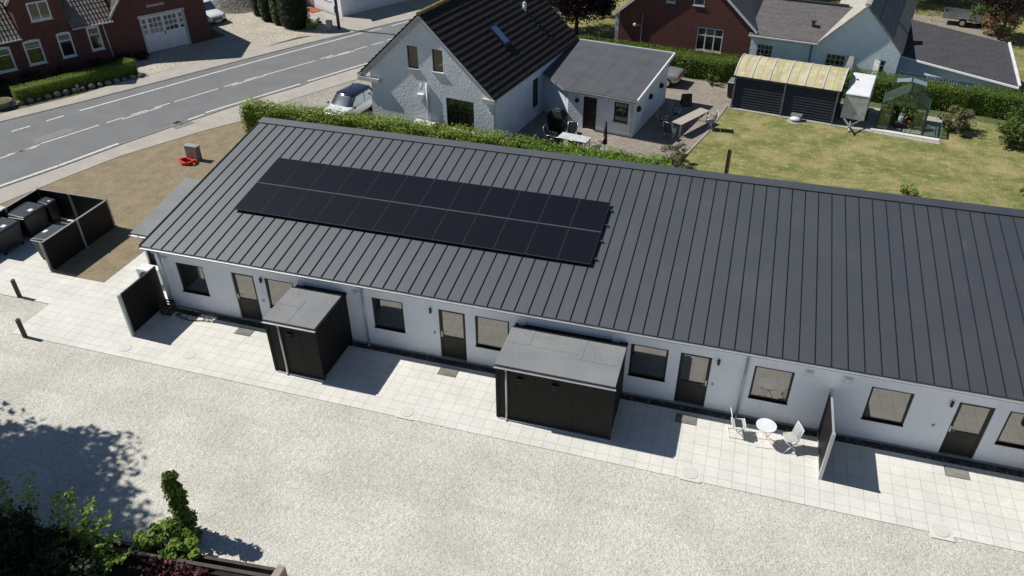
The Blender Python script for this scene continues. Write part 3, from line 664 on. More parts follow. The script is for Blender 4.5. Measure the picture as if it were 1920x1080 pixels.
def gutter(mb, x0, x1, y, z, r=.055):
    n = 8
    for j in range(n):
        t0 = PI+PI*j/n; t1 = PI+PI*(j+1)/n
        q = [(x0, y+r*math.cos(t0), z+r*math.sin(t0)), (x1, y+r*math.cos(t0), z+r*math.sin(t0)), (x1, y+r*math.cos(t1), z+r*math.sin(t1)), (x0, y+r*math.cos(t1), z+r*math.sin(t1))]
        mb.quad(*q); mb.quad(*[(a, y+(b-y)*.9, z+(c-z)*.9) for a, b, c in q[::-1]])
    for x in (x0, x1): mb.quad(*[(x, y+r*math.cos(PI+PI*j/n), z+r*math.sin(PI+PI*j/n)) for j in range(n+1)])
    mb.bar((x0, y-r, z), (x1, y-r, z), .012, .012)
g = MB(); gutter(g, X0-.04, X1+.04, -.345, 2.80, .046); g.build('gutter', 'gutter', row)
for x in (-19.22, -11.14, 1.54, 14.2):
    d = MB(); d.path([(x, -.345, 2.75), (x, -.32, 2.68), (x, -.06, 2.5), (x, -.06, .1), (x, -.12, .05)], .036, 10)
    for z in (.5, 1.4, 2.3): d.tube((x, -.06, z), (x, -.06, z+.03), .044, 10)
    d.build('downpipe', 'gutter', row, True)
# black post strip and lean-to store on the gable end
an = thing('storage_shed', 'grey felt roofed black shed against the left gable end of the row house', 'shed', (-20.4, 3, 0))
b_ = MB(); b_.hexa([(-21.3, 1.4, 0), (-19.52, 1.4, 0), (-19.52, 4.8, 0), (-21.3, 4.8, 0), (-21.3, 1.4, 2.13), (-19.52, 1.4, 2.13), (-19.52, 4.8, 2.66), (-21.3, 4.8, 2.66)]); b_.build('wall', 'board', an)
b_ = MB(); b_.slab([(-21.55, 1.24, 2.2), (-19.5, 1.24, 2.2), (-19.5, 4.9, 2.77), (-21.55, 4.9, 2.77)], .08)
b_.build('roof', 'shed_felt', an)
b_ = MB(); gutter(b_, -21.58, -19.9, 1.19, 2.14, .05); b_.build('gutter', 'gutter', an)
b_ = MB(); b_.path([(-21.2, 1.19, 2.1), (-21.2, 1.36, 1.97), (-21.2, 1.36, .06)], .034, 8); b_.build('downpipe', 'gutter', an)
hp = thing('heat_pump', 'white outdoor heat pump unit at the corner of the gable end', 'heat pump', (-20.2, .6, 0))
b_ = MB(); b_.box(-21.42, -20.5, .80, 1.22, .14, .86); b_.build('casing', 'white', hp, bevel=.015)
b_ = MB()
for r in (.05, .12, .19, .26):
    for j in range(20): b_.bar((-21.05+r*math.cos(PI*j/10), .795, .5+r*math.sin(PI*j/10)), (-21.05+r*math.cos(PI*(j+1)/10), .795, .5+r*math.sin(PI*(j+1)/10)), .012, .012)
b_.tube((-21.05, .802, .5), (-21.05, .792, .5), .27, 20)
b_.build('fan_grille', 'trim_dark', hp)
b_ = MB(); b_.box(-21.3, -21.2, .75, 1.25, .03, .14); b_.box(-20.7, -20.6, .75, 1.25, .03, .14); b_.build('foot', 'rubber', hp)

# sheds in front
def shed(x0, x1, label, group, lamps, pipe_x, roofseams):
    t = thing('storage_shed', label, 'shed', ((x0+x1)/2, -1.2, 0), group=group)
    b = MB(); n = max(2, int(round((x1-x0)/.6)))
    b.box(x0, x1, -2.19, -.02, .10, 2.14)
    for k in range(1, n):
        x = x0+(x1-x0)*k/n; b.box(x-.004, x+.004, -2.196, -2.19, .12, 2.1)
    for q in (.55, 1.1, 1.65):
        for x, d in ((x0-.006, 0), (x1, .006)): b.box(x, x+.006, -2.19+q-.003, -2.19+q+.003, .12, 2.1)
    b.box(x0-.03, x0+.06, -2.215, -2.1, .06, 2.12); b.box(x1-.06, x1+.03, -2.215, -2.1, .06, 2.12)
    b.box(x0-.04, x1+.04, -.338, -.0, 2.08, 2.165)
    b.build('wall', 'board', t)
    r = MB(); r.slab([(x0-.04, -2.25, 2.275), (x1+.04, -2.25, 2.275), (x1+.04, -.342, 2.295), (x0-.04, -.342, 2.295)], .035)
    r.m = 1; r.slab([(x0-.03, -2.235, 2.238), (x1+.03, -2.235, 2.238), (x1+.03, -.35, 2.258), (x0-.03, -.35, 2.258)], .1)
    r.m = 0
    for (a, b1, c, d) in roofseams:
        z = 2.275+.0105*(min(b1, d)+2.25); z2 = 2.275+.0105*(max(b1, d)+2.25)
        r.hexa([(a, b1, z-.004), (c, b1, z-.004), (c, d, z2-.004), (a, d, z2-.004), (a, b1, z+.007), (c, b1, z+.007), (c, d, z2+.007), (a, d, z2+.007)])
    r.build('roof', ['shed_felt', 'trim_dark'], t)
    g = MB(); gutter(g, x0-.07, x1+.07, -2.28, 2.185, .042); g.build('gutter', 'gutter', t)
    g = MB(); g.path([(pipe_x, -2.28, 2.14), (pipe_x, -2.24, 2.06), (pipe_x, -2.24, .1), (pipe_x, -2.30, .05)], .034, 8); g.build('downpipe', 'gutter', t, True)
    g = MB(); g.box(x0+.1, x1+.02, -2.26, -2.20, .035, .085); g.build('base_rail', 'gutter', t)
    for lx in lamps:
        l = MB(); l.box(lx-.09, lx+.09, -2.27, -2.19, 1.72, 1.86); l.box(lx-.05, lx+.05, -2.30, -2.27, 1.70, 1.76); l.build('shed_lamp', 'black_frame', t)
    d = MB(); hx = x1
    for y in (-1.0,): d.box(hx+.006, hx+.03, y-.02, y+.02, 1.0, 1.14)
    d.build('handle', 'black_frame', t)
    return t
shed(-13.60, -11.80, 'single black timber shed with square grey felt roof beside a white downpipe', 'sheds along the patio', (-12.75,), -13.12, ((-12.85, -2.2, -12.75, -.9), (-13.6, -1.35, -12.8, -1.3)))
shed(-5.69, -2.10, 'wide black double shed with long grey felt roof at mid row', 'sheds along the patio', (-4.95, -3.85), -5.37, ((-3.32, -1.35, -3.26, -.36), (-3.36, -1.38, -2.2, -1.33), (-5.0, -1.1, -4.95, -.36), (-5.7, -1.15, -3.4, -1.11)))
shed(10.15, 13.75, 'black double shed beyond the right edge of the photo', 'sheds along the patio', (11.1, 12.3), 10.5, ((12.4, -1.35, 12.46, -.36),))
def screen(x, y0, label, left_white):
    t = thing('privacy_screen', label, 'screen', (x, -1, 0), group='privacy screens on the patio')
    p = MB(); p.box(x-.022, x+.022, y0+.09, -.02, .12, 1.80); p.build('panel', 'board', t)
    q = MB(); q.box(x-.045, x+.045, y0-.02, y0+.088, .03, 1.84); q.build('post', 'gutter', t)
    q = MB(); q.box(x-.03, x+.03, y0+.09, -.02, 1.802, 1.825); q.build('top_rail', 'gutter' if not left_white else 'trim_dark', t)
    q = MB(); q.box(x-.035, x+.05, y0+.09, -.05, .034, .10); q.build('base_rail', 'gutter', t)
screen(-19.60, -1.99, 'black privacy screen near the left end of the house with grey end post', True)
screen(4.02, -1.99, 'black privacy screen behind the bistro chairs, sunlit on its left side', False)

# drains, manholes and mats
for i, (x, y, lab) in enumerate(((-15.85, -.62, 'grey steel grating mat below the leftmost dark door'), (-7.95, -.62, 'grey steel grating mat below the door left of the double shed'), (.05, -.62, 'grey steel grating mat below the door right of the double shed'), (7.85, -.62, 'grey steel grating mat below the rightmost door'))):
    b = MB(); b.box(x-.33, x+.33, y-.2, y+.2, .0305, .036)
    b.m = 1
    for k in range(22): b.box(x-.31+k*.029, x-.293+k*.029, y-.19, y+.19, .036, .046)
    solo('door_grating', b, ['trim_dark', 'concrete'], lab, 'grating', 'steel gratings in front of the doors')
for i, (x, y, lab) in enumerate(((-19.4, -2.63, 'round manhole cover set in a slab, in front of the left privacy screen'), (-16.96, -2.32, 'darker round manhole cover in the slabs before the leftmost door'), (-8.52, -2.8, 'round manhole cover in the slabs between the two sheds'), (.42, -2.82, 'round manhole cover at the gravel edge right of the double shed'), (7.12, -2.95, 'round manhole cover at the gravel edge nearest the right border'))):
    b = MB(); b.box(x-.30, x+.30, y-.30, y+.30, .0302, .034); b.m = 1
    n = 24; r = .21
    b.tube((x, y, .034), (x, y, .040), r+.008, n); b.m = 2; b.tube((x, y, .040), (x, y, .0425), r, n)
    for q in range(-3, 4): b.bar((x-r*.8, y+q*.05, .0435), (x+r*.8, y+q*.05, .0435), .008, .004)
    M.setdefault('slab_plain', mat('plain_slab', (.69, .675, .61), .85, (.65, .635, .575), 3, None, .2)); M.setdefault('cover', mat('cast_cover', (.66, .65, .59), .8, (.61, .60, .54), 5, None, .3))
    solo('manhole_cover', b, ['slab_plain', 'concrete', 'cover'], lab, 'manhole cover', 'manhole covers in the patio')
for (x, y, lab) in ((-25.49, -1.14, 'dark wooden bollard at the slab edge, farther left of the two'), (-23.34, -3.10, 'dark wooden bollard at the corner where slabs meet gravel')):
    b = MB(); b.box(x-.06, x+.06, y-.06, y+.06, 0, .80); b.slab([(x-.062, y-.062, .80), (x+.062, y-.062, .80), (x+.062, y+.062, .83), (x-.062, y+.062, .83)], .03)
    solo('bollard', b, 'wood_post', lab, 'bollard', 'wooden bollards', bevel=.008)

# solar array -------------------------------------------------------
th = math.atan(SL); cs, sn = math.cos(th), math.sin(th)
PW, PH, H0 = 13.56/12, 1.715, .10
def ordn(i): return ['first', 'second', 'third', 'fourth', 'fifth', 'sixth', 'seventh', 'eighth', 'ninth', 'tenth', 'eleventh', 'twelfth'][i]
sp = thing('solar_panel', 'x', 'solar panel', (0, 0, 0), frame='L', group='black solar panels on the roof')
b = MB(); W2, H2 = PW/2-.006, PH/2-.004
b.box(-W2, W2, -H2, -H2+.022, 0, .035); b.box(-W2, W2, H2-.022, H2, 0, .035); b.box(-W2, -W2+.010, -H2+.022, H2-.022, 0, .035); b.box(W2-.010, W2, -H2+.022, H2-.022, 0, .035)
b.build('frame', 'pv_frame', sp)
b = MB(); b.box(-W2+.010, W2-.010, -H2+.022, H2-.022, .005, .031); b.build('glass', 'pv', sp)
sroot = -17.36; s0 = 2.54; first = True
for r in range(2):
    for c in range(12):
        o = sp if first else copy_tree(sp); first = False
        x = sroot+PW*(c+.5); s = s0+PH*(r+.5)+(.02 if r else 0)
        o.location = (x, -.28+s*cs-H0*sn, 2.86+s*sn+H0*cs); o.rotation_euler = (th, 0, 0)
        row_n = 'upper row of the roof array' if r else 'lower row of the roof array'
        k = 'leftmost panel' if c == 0 else 'rightmost panel' if c == 11 else '%s from the left' % ordn(c)
        o['label'] = 'black solar panel in the %s, %s' % (row_n, k)
for i, s in enumerate((2.9, 3.85, 4.75, 5.6)):
    b = MB(); y = -.28+s*cs; z = 2.86+s*sn
    p0 = (sroot-.06, y-.05*sn, z+.06); p1 = (sroot+12*PW+.16, y-.05*sn, z+.06)
    b.bar(p0, p1, .04, .04)
    x = sroot
    while x < sroot+12*PW: b.bar((x+.2, y, z+.02), (x+.2, y-.05*sn, z+.05), .04, .04); x += .902
    t = solo('mounting_rail', b, 'pv_frame', 'black mounting rail under the solar panels, %s from the eaves' % ('lowest one', 'second one', 'third one', 'highest one')[i], 'rail', 'mounting rails under the solar panels')
    for xx in (p1[0]-.06,):
        q = MB(); q.tube((xx, p1[1], p1[2]+.02), (xx, p1[1]-.005, p1[2]+.05), .018, 8); q.build('bolt', 'alu', t, off=tuple(t.location))
b = MB(); x = sroot+12*PW
bl = [(-.002, 0)]
mid = MB(); s = s0+PH+.01; y = -.28+s*cs-(H0+.03)*sn; z = 2.86+s*sn+(H0+.03)*cs
mid.bar((sroot, y, z), (sroot+12*PW, y, z), .026, .012); solo('joint_strip', mid, 'strip_grey', 'thin grey metal strip between the two rows of solar panels', 'trim strip')

# bistro set ---------------------------------------------------------
def bistro_chair(loc, rz, label, cushion):
    t = thing('bistro_chair', label, 'chair', loc, rz, 'folding chairs on the patio', frame='L')
    f = MB(); r = .014
    for sx in (-.2, .2):
        f.path([(sx, -.22, 0), (sx, .20, .46)], r); f.path([(sx, .24, 0), (sx, -.20, .46)], r)
        f.path([(sx, .17, .44), (sx, .27, .88)], r)
    f.path([(-.2, .27, .88), (.2, .27, .88)], r); f.path([(-.2, -.22, .01), (.2, -.22, .01)], r); f.path([(-.2, .24, .01), (.2, .24, .01)], r)
    f.path([(-.2, -.20, .46), (.2, -.20, .46)], r); f.path([(-.2, .2, .46), (.2, .2, .46)], r)
    f.build('frame', 'white', t, True)
    s = MB(); s.slab([(-.195, -.2, .468), (.195, -.2, .468), (.195, .19, .456), (-.195, .19, .456)], .008); s.build('seat', 'mesh', t)
    s = MB(); s.hexa([(-.19, .196, .56), (.19, .196, .56), (.19, .204, .56), (-.19, .204, .56), (-.19, .262, .865), (.19, .262, .865), (.19, .27, .865), (-.19, .27, .865)]); s.build('backrest', 'mesh', t)
    if cushion:
        c = MB(); n = 10
        vs = []; fs = []
        for j in range(n+1):
            for i in range(n+1):
                u = i/n*2-1; v = j/n*2-1; p = .06*(1-u**4)*(1-v**4); pin = 1-.08*(u*u*v*v)
                vs.append((u*.19*pin, -.02*0+.16-p+.0+(v+1)*.05, .50+(v+1)*.19*pin))
        k = len(vs)
        vs += [(x, y+.02+(.12*(1-((i % (n+1))/n*2-1)**4)*(1-((i//(n+1))/n*2-1)**4))*.6, z) for i, (x, y, z) in enumerate(vs[:k])]
        for j in range(n):
            for i in range(n):
                a = j*(n+1)+i; fs += [(a, a+1, a+n+2, a+n+1), (a+k, a+k+n+1, a+k+n+2, a+k+1)]
        c.add(vs, fs); q = c.build('seat_cushion', 'cushion', None, True)
        q.location = loc; q.rotation_euler = (0, 0, rz); tag(q, 'grey cushion leaning on the right-hand bistro chair', 'cushion')
    return t
bistro_chair((1.60, -.80, .03), math.radians(100), 'white folding bistro chair without cushion, left of the round table', False)
bistro_chair((3.10, -.98, .03), math.radians(-65), 'white folding bistro chair holding a grey cushion, right of the round table', True)
t = thing('bistro_table', 'small round white bistro table between two folding chairs', 'table', (2.38, -.95, .03), .35, frame='L')
b = MB(); b.tube((0, 0, .70), (0, 0, .715), .30, 36); b.tube((0, 0, .685), (0, 0, .70), .292, 36); b.build('table_top', 'white', t)
for sy in (-.19, .19):
    b = MB(); b.path([(-.26, sy, 0), (.18, sy, .69)], .011); b.build('leg', 'white', t, True)
    b = MB(); b.path([(.26, sy*.9, 0), (-.18, sy*.9, .69)], .011); b.build('leg', 'white', t, True)
b = MB(); b.path([(-.26, -.19, .01), (-.26, .19, .01)], .01); b.path([(.26, -.17, .01), (.26, .17, .01)], .01); b.build('stretcher', 'white', t, True)

# crate and hose by the left screen
t = thing('wire_crate', 'dark slatted crate in the corner behind the left privacy screen', 'crate', (-19.25, -.35, .03))
b = MB()
for z in (.05, .17, .29, .41):
    for a, c in (((-19.45, -.55), (-19.05, -.55)), ((-19.05, -.55), (-19.05, -.18)), ((-19.05, -.18), (-19.45, -.18)), ((-19.45, -.18), (-19.45, -.55))): b.bar((a[0], a[1], z+.03), (c[0], c[1], z+.03), .02, .07)
b.build('slat', 'wood_post', t)
for x in (-19.44, -19.06):
    for y in (-.54, -.19): q = MB(); q.box(x-.02, x+.02, y-.02, y+.02, .03, .52); q.build('corner_strip', 'wood_post', t)
b = MB(); pts = []
for i in range(120):
    a = i*.23; pts.append((-18.35+(.42+.12*math.sin(i*.31))*math.cos(a)*1.5+i*.0035, -.42+(.15+.05*math.sin(i*.7))*math.sin(a), .045+.012*(i % 3)))
b.path(pts, .009, 5); solo('garden_hose', b, 'rubber', 'thin black hose lying in loops on the slabs behind the left screen', 'hose')

# bin shelter --------------------------------------------------------
t = thing('bin_shelter', 'black board enclosure with grey steel posts around the waste bins', 'enclosure', (-27.5, 2.6, 0))
HB = 1.36
for (x0, x1, y0, y1) in ((-25.66, -25.62, .75, 4.38), (-29.3, -25.68, 4.40, 4.44), (-29.34, -29.30, -.4, 4.38)):
    b = MB(); b.box(x0, x1, y0, y1, .015, HB-.02); b.build('panel', 'board', t)
    b = MB(); b.box(x0-.02, x1+.02, y0, y1, HB-.018, HB+.01); b.build('top_rail', 'rail_grey' , t)
for x, y in ((-25.66, .70), (-25.66, 4.43), (-25.60, 2.6), (-27.55, 4.36), (-29.32, 4.43), (-29.26, 2.56), (-29.30, .2)):
    b = MB(); b.box(x-.04, x+.04, y-.04, y+.04, 0, HB+.03); b.build('post', 'rail_grey', t)
for y in (.72, 2.6, 4.4):
    b = MB(); b.box(-25.66, -25.5, y-.05, y+.07, .0, .06); b.build('base_plate', 'rail_grey', t)
b = MB(); b.box(-27.3, -25.68, 3.26, 3.30, .55, .60); b.build('cross_rail', 'rail_grey', t)
bn = thing('wheeled_bin', 'x', 'bin', (0, 0, 0), frame='L', group='waste bins in the shelter')
b = MB(); b.hexa([(-.36, -.52, .14), (.36, -.52, .14), (.36, .52, .14), (-.36, .52, .14), (-.42, -.62, 1.02), (.42, -.62, 1.02), (.42, .62, 1.02), (-.42, .62, 1.02)]); b.box(-.45, .45, -.65, .65, 1.0, 1.05)
b.build('body', 'bin', bn, bevel=.02)
b = MB(); b.hexa([(-.44, -.64, 1.052), (.46, -.64, 1.052), (.46, .64, 1.052), (-.44, .64, 1.052), (-.38, -.58, 1.17), (.40, -.58, 1.11), (.40, .58, 1.11), (-.38, .58, 1.17)])
b.box(-.44, -.38, -.5, .5, 1.14, 1.19)
b.build('lid', 'bin_lid', bn, bevel=.02)
b = MB(); b.hexa([(.14, -.1, 1.13), (.32, -.1, 1.118), (.32, .1, 1.118), (.14, .1, 1.13), (.14, -.1, 1.15), (.32, -.1, 1.135), (.32, .1, 1.135), (.14, .1, 1.15)]); b.build('sticker', 'white', bn)
for x in (-.3, .3):
    for y in (-.45, .45): b = MB(); b.tube((x, y-.025, .08), (x, y+.025, .08), .08, 12); b.build('wheel', 'rubber', bn)
for i, (x, y, rz, sc, lab) in enumerate(((-28.72, 1.60, 0, 1, 'large dark wheeled bin with grey lid, nearest the left border'), (-28.70, 3.02, .03, 1, 'large dark wheeled bin with grey lid, second from the back of the shelter'), (-28.55, 4.0, 0, (.62, .42, .95), 'small dark wheeled bin in the back corner of the shelter'), (-26.25, 1.75, PI, 1, 'dark wheeled bin with grey lid close behind the right shelter panel'))):
    o = inst(bn, (x, y, .03), rz, lab, i == 0); o.scale = sc if isinstance(sc, tuple) else (sc, sc, sc)

# utility cabinet and red conduit
t = thing('utility_cabinet', 'grey utility cabinet standing on the bare soil plot', 'cabinet', (-26.45, 11.3, 0))
b = MB(); b.box(-26.75, -26.05, 11.2, 11.5, 0, .76); b.build('body', mat('cabinet_grey', (.15, .14, .15), .6), t)
b = MB(); b.box(-26.78, -26.02, 11.17, 11.53, .762, .80); b.build('lid', 'concrete', t)
b = MB(); b.box(-26.72, -26.41, 11.19, 11.2, .06, .72); b.box(-26.39, -26.08, 11.19, 11.2, .06, .72); b.build('door', 'rail_grey', t)
b = MB(); pts = []
for i in range(260):
    a = i*.2; r = .33+.07*math.sin(i*.19)+.04*math.sin(i*.53); pts.append((-26.42+r*math.cos(a)*1.15, 10.86+r*.75*math.sin(a), .05+.10*(i/260)+.05*math.sin(i*.41)+.03))
b.path(pts, .03, 6); solo('conduit_coil', b, 'red', 'loose coil of bright red conduit in front of the grey cabinet', 'conduit coil', smooth=True)

# ================================================================== GREY GABLED HOUSE (house frame)
def gpB(px, py, z=0.0):
    x, y = gp(px, py, z); return (x*e1[0]+y*e1[1], x*e2[0]+y*e2[1])
def LYB(px, py, Y):
    d = rt*(px-960)/F-up*(py-540)/F+fw; dy = d[0]*e2[0]+d[1]*e2[1]; cy = CAM[0]*e2[0]+CAM[1]*e2[1]; t = (Y-cy)/dy; p = CAM+d*t
    return (p[0]*e1[0]+p[1]*e1[1], p[2])
gh = thing('gabled_house', 'blue grey rendered gabled house with black tiled roof behind the row house', 'house', (-18.5, 19.5, 0), frame='B')
GX0, GX1, GY0, GY1, GA, GE = -22.0, -14.5, 14.25, 24.9, 6.62, 2.95
def groof(x): return GA-abs(x+18.55)*(GA-GE)/4.15
hw = [(-19.5, -18.86, 3.74, 4.9), (-17.99, -17.37, 3.76, 4.92), (-17.3, -15.66, .82, 2.48)]
b = MB(); fr = Fr((0, GY0), (1, 0), (0, -1))
wall(b, fr, GX0, GX1, hw, top=[(GX0, groof(GX0)-.15), (-18.55, GA-.15), (GX1, groof(GX1)-.15)], depth=.16)
frR = Fr((GX1, 0), (0, 1), (1, 0)); frL = Fr((GX0, 0), (0, -1), (-1, 0))
wall(b, frR, GY0, GY1, [(18.9, 19.65, .64, 2.3)], z1=groof(GX1)-.15); wall(b, frL, -GY1, -GY0, [], z1=groof(GX0)-.15)
b.add([(GX1, GY1, 0), (GX0, GY1, 0), (GX0, GY1, groof(GX0)-.15), (-18.55, GY1, GA-.15), (GX1, GY1, groof(GX1)-.15)], [(0, 1, 2, 3, 4)])
b.build('wall', 'render_grey', gh)
for h in hw[:2]: window(gh, fr, h, 'black_frame', 'pane_dark', .05, .06, sill=.07, sillm='white_dirty')
window(gh, fr, hw[2], 'black_frame', 'pane_dark', .05, .05, vb=(.33, .67), hb=(.62,), sill=.07, sillm='white_dirty')
window(gh, frR, (18.9, 19.65, .64, 2.3), 'black_frame', 'pane_dark', .05, .06, sill=.06, sillm='render_grey')
# tiled slopes: overlapping courses
def courses(mb, xe, ze, xr, zr, y0, y1, n, lift=.045):
    for i in range(n):
        a = i/n; c = (i+1.12)/n
        if i == n-1: c = 1
        xa, za = xe+(xr-xe)*a, ze+(zr-ze)*a; xc, zc = xe+(xr-xe)*c, ze+(zr-ze)*c
        L = math.hypot(xr-xe, zr-ze); nx, nz = (zr-ze)/L*(-1 if xe < xr else 1)*1, abs(xr-xe)/L
        nx = -abs(zr-ze)/L if xe < xr else abs(zr-ze)/L
        p = [(xa+nx*lift, za+nz*lift), (xc+nx*.008, zc+nz*.008), (xc-nx*.02, zc-nz*.02), (xa-nx*.0, za-nz*.0)]
        mb.hexa([(p[3][0], y0, p[3][1]), (p[3][0], y1, p[3][1]), (p[2][0], y1, p[2][1]), (p[2][0], y0, p[2][1]), (p[0][0], y0, p[0][1]), (p[0][0], y1, p[0][1]), (p[1][0], y1, p[1][1]), (p[1][0], y0, p[1][1])])
b = MB(); courses(b, -14.4, GE, -18.55, GA, GY0-.18, GY1+.15, 16, .06); courses(b, -22.7, GE, -18.55, GA, GY0-.18, GY1+.15, 16, .06)
b.build('roof', 'tile_black', gh)
b = MB(); k = GY0-.16
while k < GY1: b.tube((-18.55, k, GA+.0), (-18.55, k+.42, GA+.015), .11, 8, .125); k += .4
b.build('ridge_tile', 'moss', gh)
for s, xe in ((1, -14.42), (-1, -22.68)):
    b = MB(); zz = GE-.05
    P0 = (xe, zz); P1 = (-18.55, GA-.05)
    b.hexa([(P0[0], GY0-.15, P0[1]-.16), (P1[0], GY0-.15, P1[1]-.16), (P1[0], GY0-.003, P1[1]-.16), (P0[0], GY0-.003, P0[1]-.16), (P0[0], GY0-.15, P0[1]), (P1[0], GY0-.15, P1[1]), (P1[0], GY0-.003, P1[1]), (P0[0], GY0-.003, P0[1])])
    b.hexa([(P0[0], GY0-.06, P0[1]-.34), (P1[0], GY0-.06, P1[1]-.34), (P1[0], GY0-.003, P1[1]-.34), (P0[0], GY0-.003, P0[1]-.34), (P0[0], GY0-.06, P0[1]-.162), (P1[0], GY0-.06, P1[1]-.162), (P1[0], GY0-.003, P1[1]-.162), (P0[0], GY0-.003, P0[1]-.162)])
    b.build('bargeboard', mat('plaster_band', (.56, .57, .59), .8), gh)
    b = MB(); a, c = (xe-.12, GX1+.0) if s < 0 else (GX1-.55, xe+.08)
    if s < 0: a, c = xe-.05, GX0+.65
    b.box(a, c, GY0-.20, GY0-.004, GE-.30, GE-.10); b.build('corbel', 'white_dirty', gh)
    g = MB(); gx = xe+s*.06
    g.bar((gx, GY0-.1, GE-.06), (gx, GY1+.1, GE-.06), .12, .09); g.build('gutter', 'trim_dark' if s > 0 else 'white_dirty', gh)
b = MB(); b.path([(-14.36, GY0+.25, 2.85), (-14.42, GY0+.1, 2.4), (-14.42, GY0+.1, .1)], .04, 8); b.build('downpipe', 'render_grey', gh)
b = MB(); b.path([(-22.2, GY0-.02, 1.9), (-22.12, GY0+.12, 1.75), (-22.12, GY0+.12, .05)], .05, 8); b.tube((-22.2, GY0-.02, 1.85), (-22.2, GY0-.02, 2.0), .07, 10); b.build('downpipe', 'white_dirty', gh)
b = MB(); b.path([(-18.40, GY0-.07, .45), (-18.40, GY0-.07, 3.05)], .06, 10); b.path([(-18.75, GY0-.07, 2.65), (-18.75, GY0-.07, 2.98)], .045, 8); b.path([(-18.75, GY0-.07, 2.66), (-18.4, GY0-.07, 2.66)], .035, 8); b.build('vent_pipe', 'white', gh, True)
b = MB(); b.box(-18.98, -18.62, GY0-.2, GY0, 2.15, 2.45); b.build('meter_box', 'white', gh)
b = MB(); b.tube((-14.62, GY0-.1, 2.1), (-14.62, GY0-.02, 2.2), .06, 8); b.box(-14.72, -14.5, GY0-.12, GY0, 2.2, 2.3); b.build('wall_lamp', 'white', gh)
b = MB(); b.box(-19.1, -18.0, GY0-.5, GY0-.1, .0, .95); b.slab([(-19.15, GY0-.55, .96), (-17.95, GY0-.55, .96), (-17.95, GY0-.08, 1.02), (-19.15, GY0-.08, 1.02)], .04)
t = thing('storage_box', 'white topped storage box against the blue grey gable wall', 'box', (-18.5, GY0-.3, 0), frame='B'); b.build('body', 'white_dirty', t)
def on_roof(x, y, h): return (x, y, groof(x)+h)
b = MB(); xa, xb, ya, yb = -15.78, -16.76, 18.05, 18.7
b.hexa([(xa, ya, groof(xa)-.02), (xa, yb, groof(xa)-.02), (xb, yb, groof(xb)-.02), (xb, ya, groof(xb)-.02), (xa+.05, ya, groof(xa)+.14), (xa+.05, yb, groof(xa)+.14), (xb+.05, yb, groof(xb)+.14), (xb+.05, ya, groof(xb)+.14)])
sk_ = b.build('skylight', 'trim_dark', gh)
b = MB(); xa -= .08; xb += .08; ya += .07; yb -= .07
b.slab([(xa+.06, ya, groof(xa)+.158), (xa+.06, yb, groof(xa)+.158), (xb+.06, yb, groof(xb)+.158), (xb+.06, ya, groof(xb)+.158)], .01); b.build('pane', m_pane('skylight_glass', .55, (.75, .85, 1), (.05, .06, .08)), sk_)
b = MB(); b.tube(on_roof(-16.68, 22.3, -.05), on_roof(-16.68, 22.3, .42), .1, 10, .12); b.tube(on_roof(-16.68, 22.3, .42), on_roof(-16.68, 22.3, .5), .14, 10, .03); b.build('roof_vent', 'white', gh, True)
for x in np.arange(-15.0, -17.0, -.38): b = MB(); b.box(x-.11, x+.02, 22.2, 22.32, groof(x)+.02, groof(x)+.13); b.build('roof_step', 'trim_dark', gh)

# annex
an = thing('garden_annex', 'low blue grey annex with dark felt pitched roof joined to the gabled house', 'annex', (-11, 21, 0), frame='B')
AX1, AY0, AY1 = -8.6, 19.0, 24.85
b = MB(); f1 = Fr((0, AY0), (1, 0), (0, -1)); ah = [(-11.5, -10.72, .03, 1.88), (-9.72, -8.92, .78, 1.88)]
wall(b, f1, -12.4, AX1, ah, z1=2.15, depth=.1)
f2 = Fr((AX1, 0), (0, 1), (1, 0)); wall(b, f2, AY0, AY1, [], top=[(AY0, 2.15), (AY1, 2.76)])
dx, dy = -12.4+14.5, AY0-20.35; L = math.hypot(dx, dy); f3 = Fr((-14.5, 20.35), (dx/L, dy/L), (dy/L, -dx/L)); wall(b, f3, 0, L, [], z1=2.18)
b.quad((AX1, AY1, 0), (-14.5, AY1, 0), (-14.5, AY1, 2.76), (AX1, AY1, 2.76)); b.build('wall', 'render_grey', an)
def az(y): return 2.22+(y-18.75)*(.65/6.2)
b = MB(); b.slab([(x, y, az(y)) for x, y in ((-12.55, 18.75), (-8.42, 18.75), (-8.42, 24.95), (-14.47, 24.95), (-14.47, 20.2))], .09)
for q in (-13.3, -12.3, -11.2, -10.2, -9.4): b.hexa([(q, 19, az(19)-.01), (q+.06, 19, az(19)-.01), (q+.06, 24.8, az(24.8)-.01), (q, 24.8, az(24.8)-.01), (q, 19, az(19)+.006), (q+.06, 19, az(19)+.006), (q+.06, 24.8, az(24.8)+.006), (q, 24.8, az(24.8)+.006)])
b.build('roof', 'felt_dark', an)
b = MB(); b.hexa([(-8.42, 18.75, az(18.75)-.14), (-8.34, 18.75, az(18.75)-.14), (-8.34, 24.95, az(24.95)-.14), (-8.42, 24.95, az(24.95)-.14), (-8.42, 18.75, az(18.75)+.05), (-8.34, 18.75, az(18.75)+.05), (-8.34, 24.95, az(24.95)+.05), (-8.42, 24.95, az(24.95)+.05)])
b.box(-14.3, -8.34, 24.95, 25.02, az(24.95)-.14, az(24.95)+.06); b.build('fascia', 'white', an)
b = MB(); b.bar((-12.55, 18.69, 2.15), (-8.38, 18.69, 2.15), .11, .08); b.bar((-14.45, 20.12, 2.3), (-12.57, 18.72, 2.15), .09, .07); b.build('gutter', 'rail_grey', an)
b = MB(); b.path([(-8.7, 18.9, 2.1), (-8.7, 18.94, .05)], .035, 8); b.build('downpipe', 'white_dirty', an)
window(an, f1, ah[1], 'black_frame', 'pane_dark', .06, .04, sill=.06, sillm='concrete')
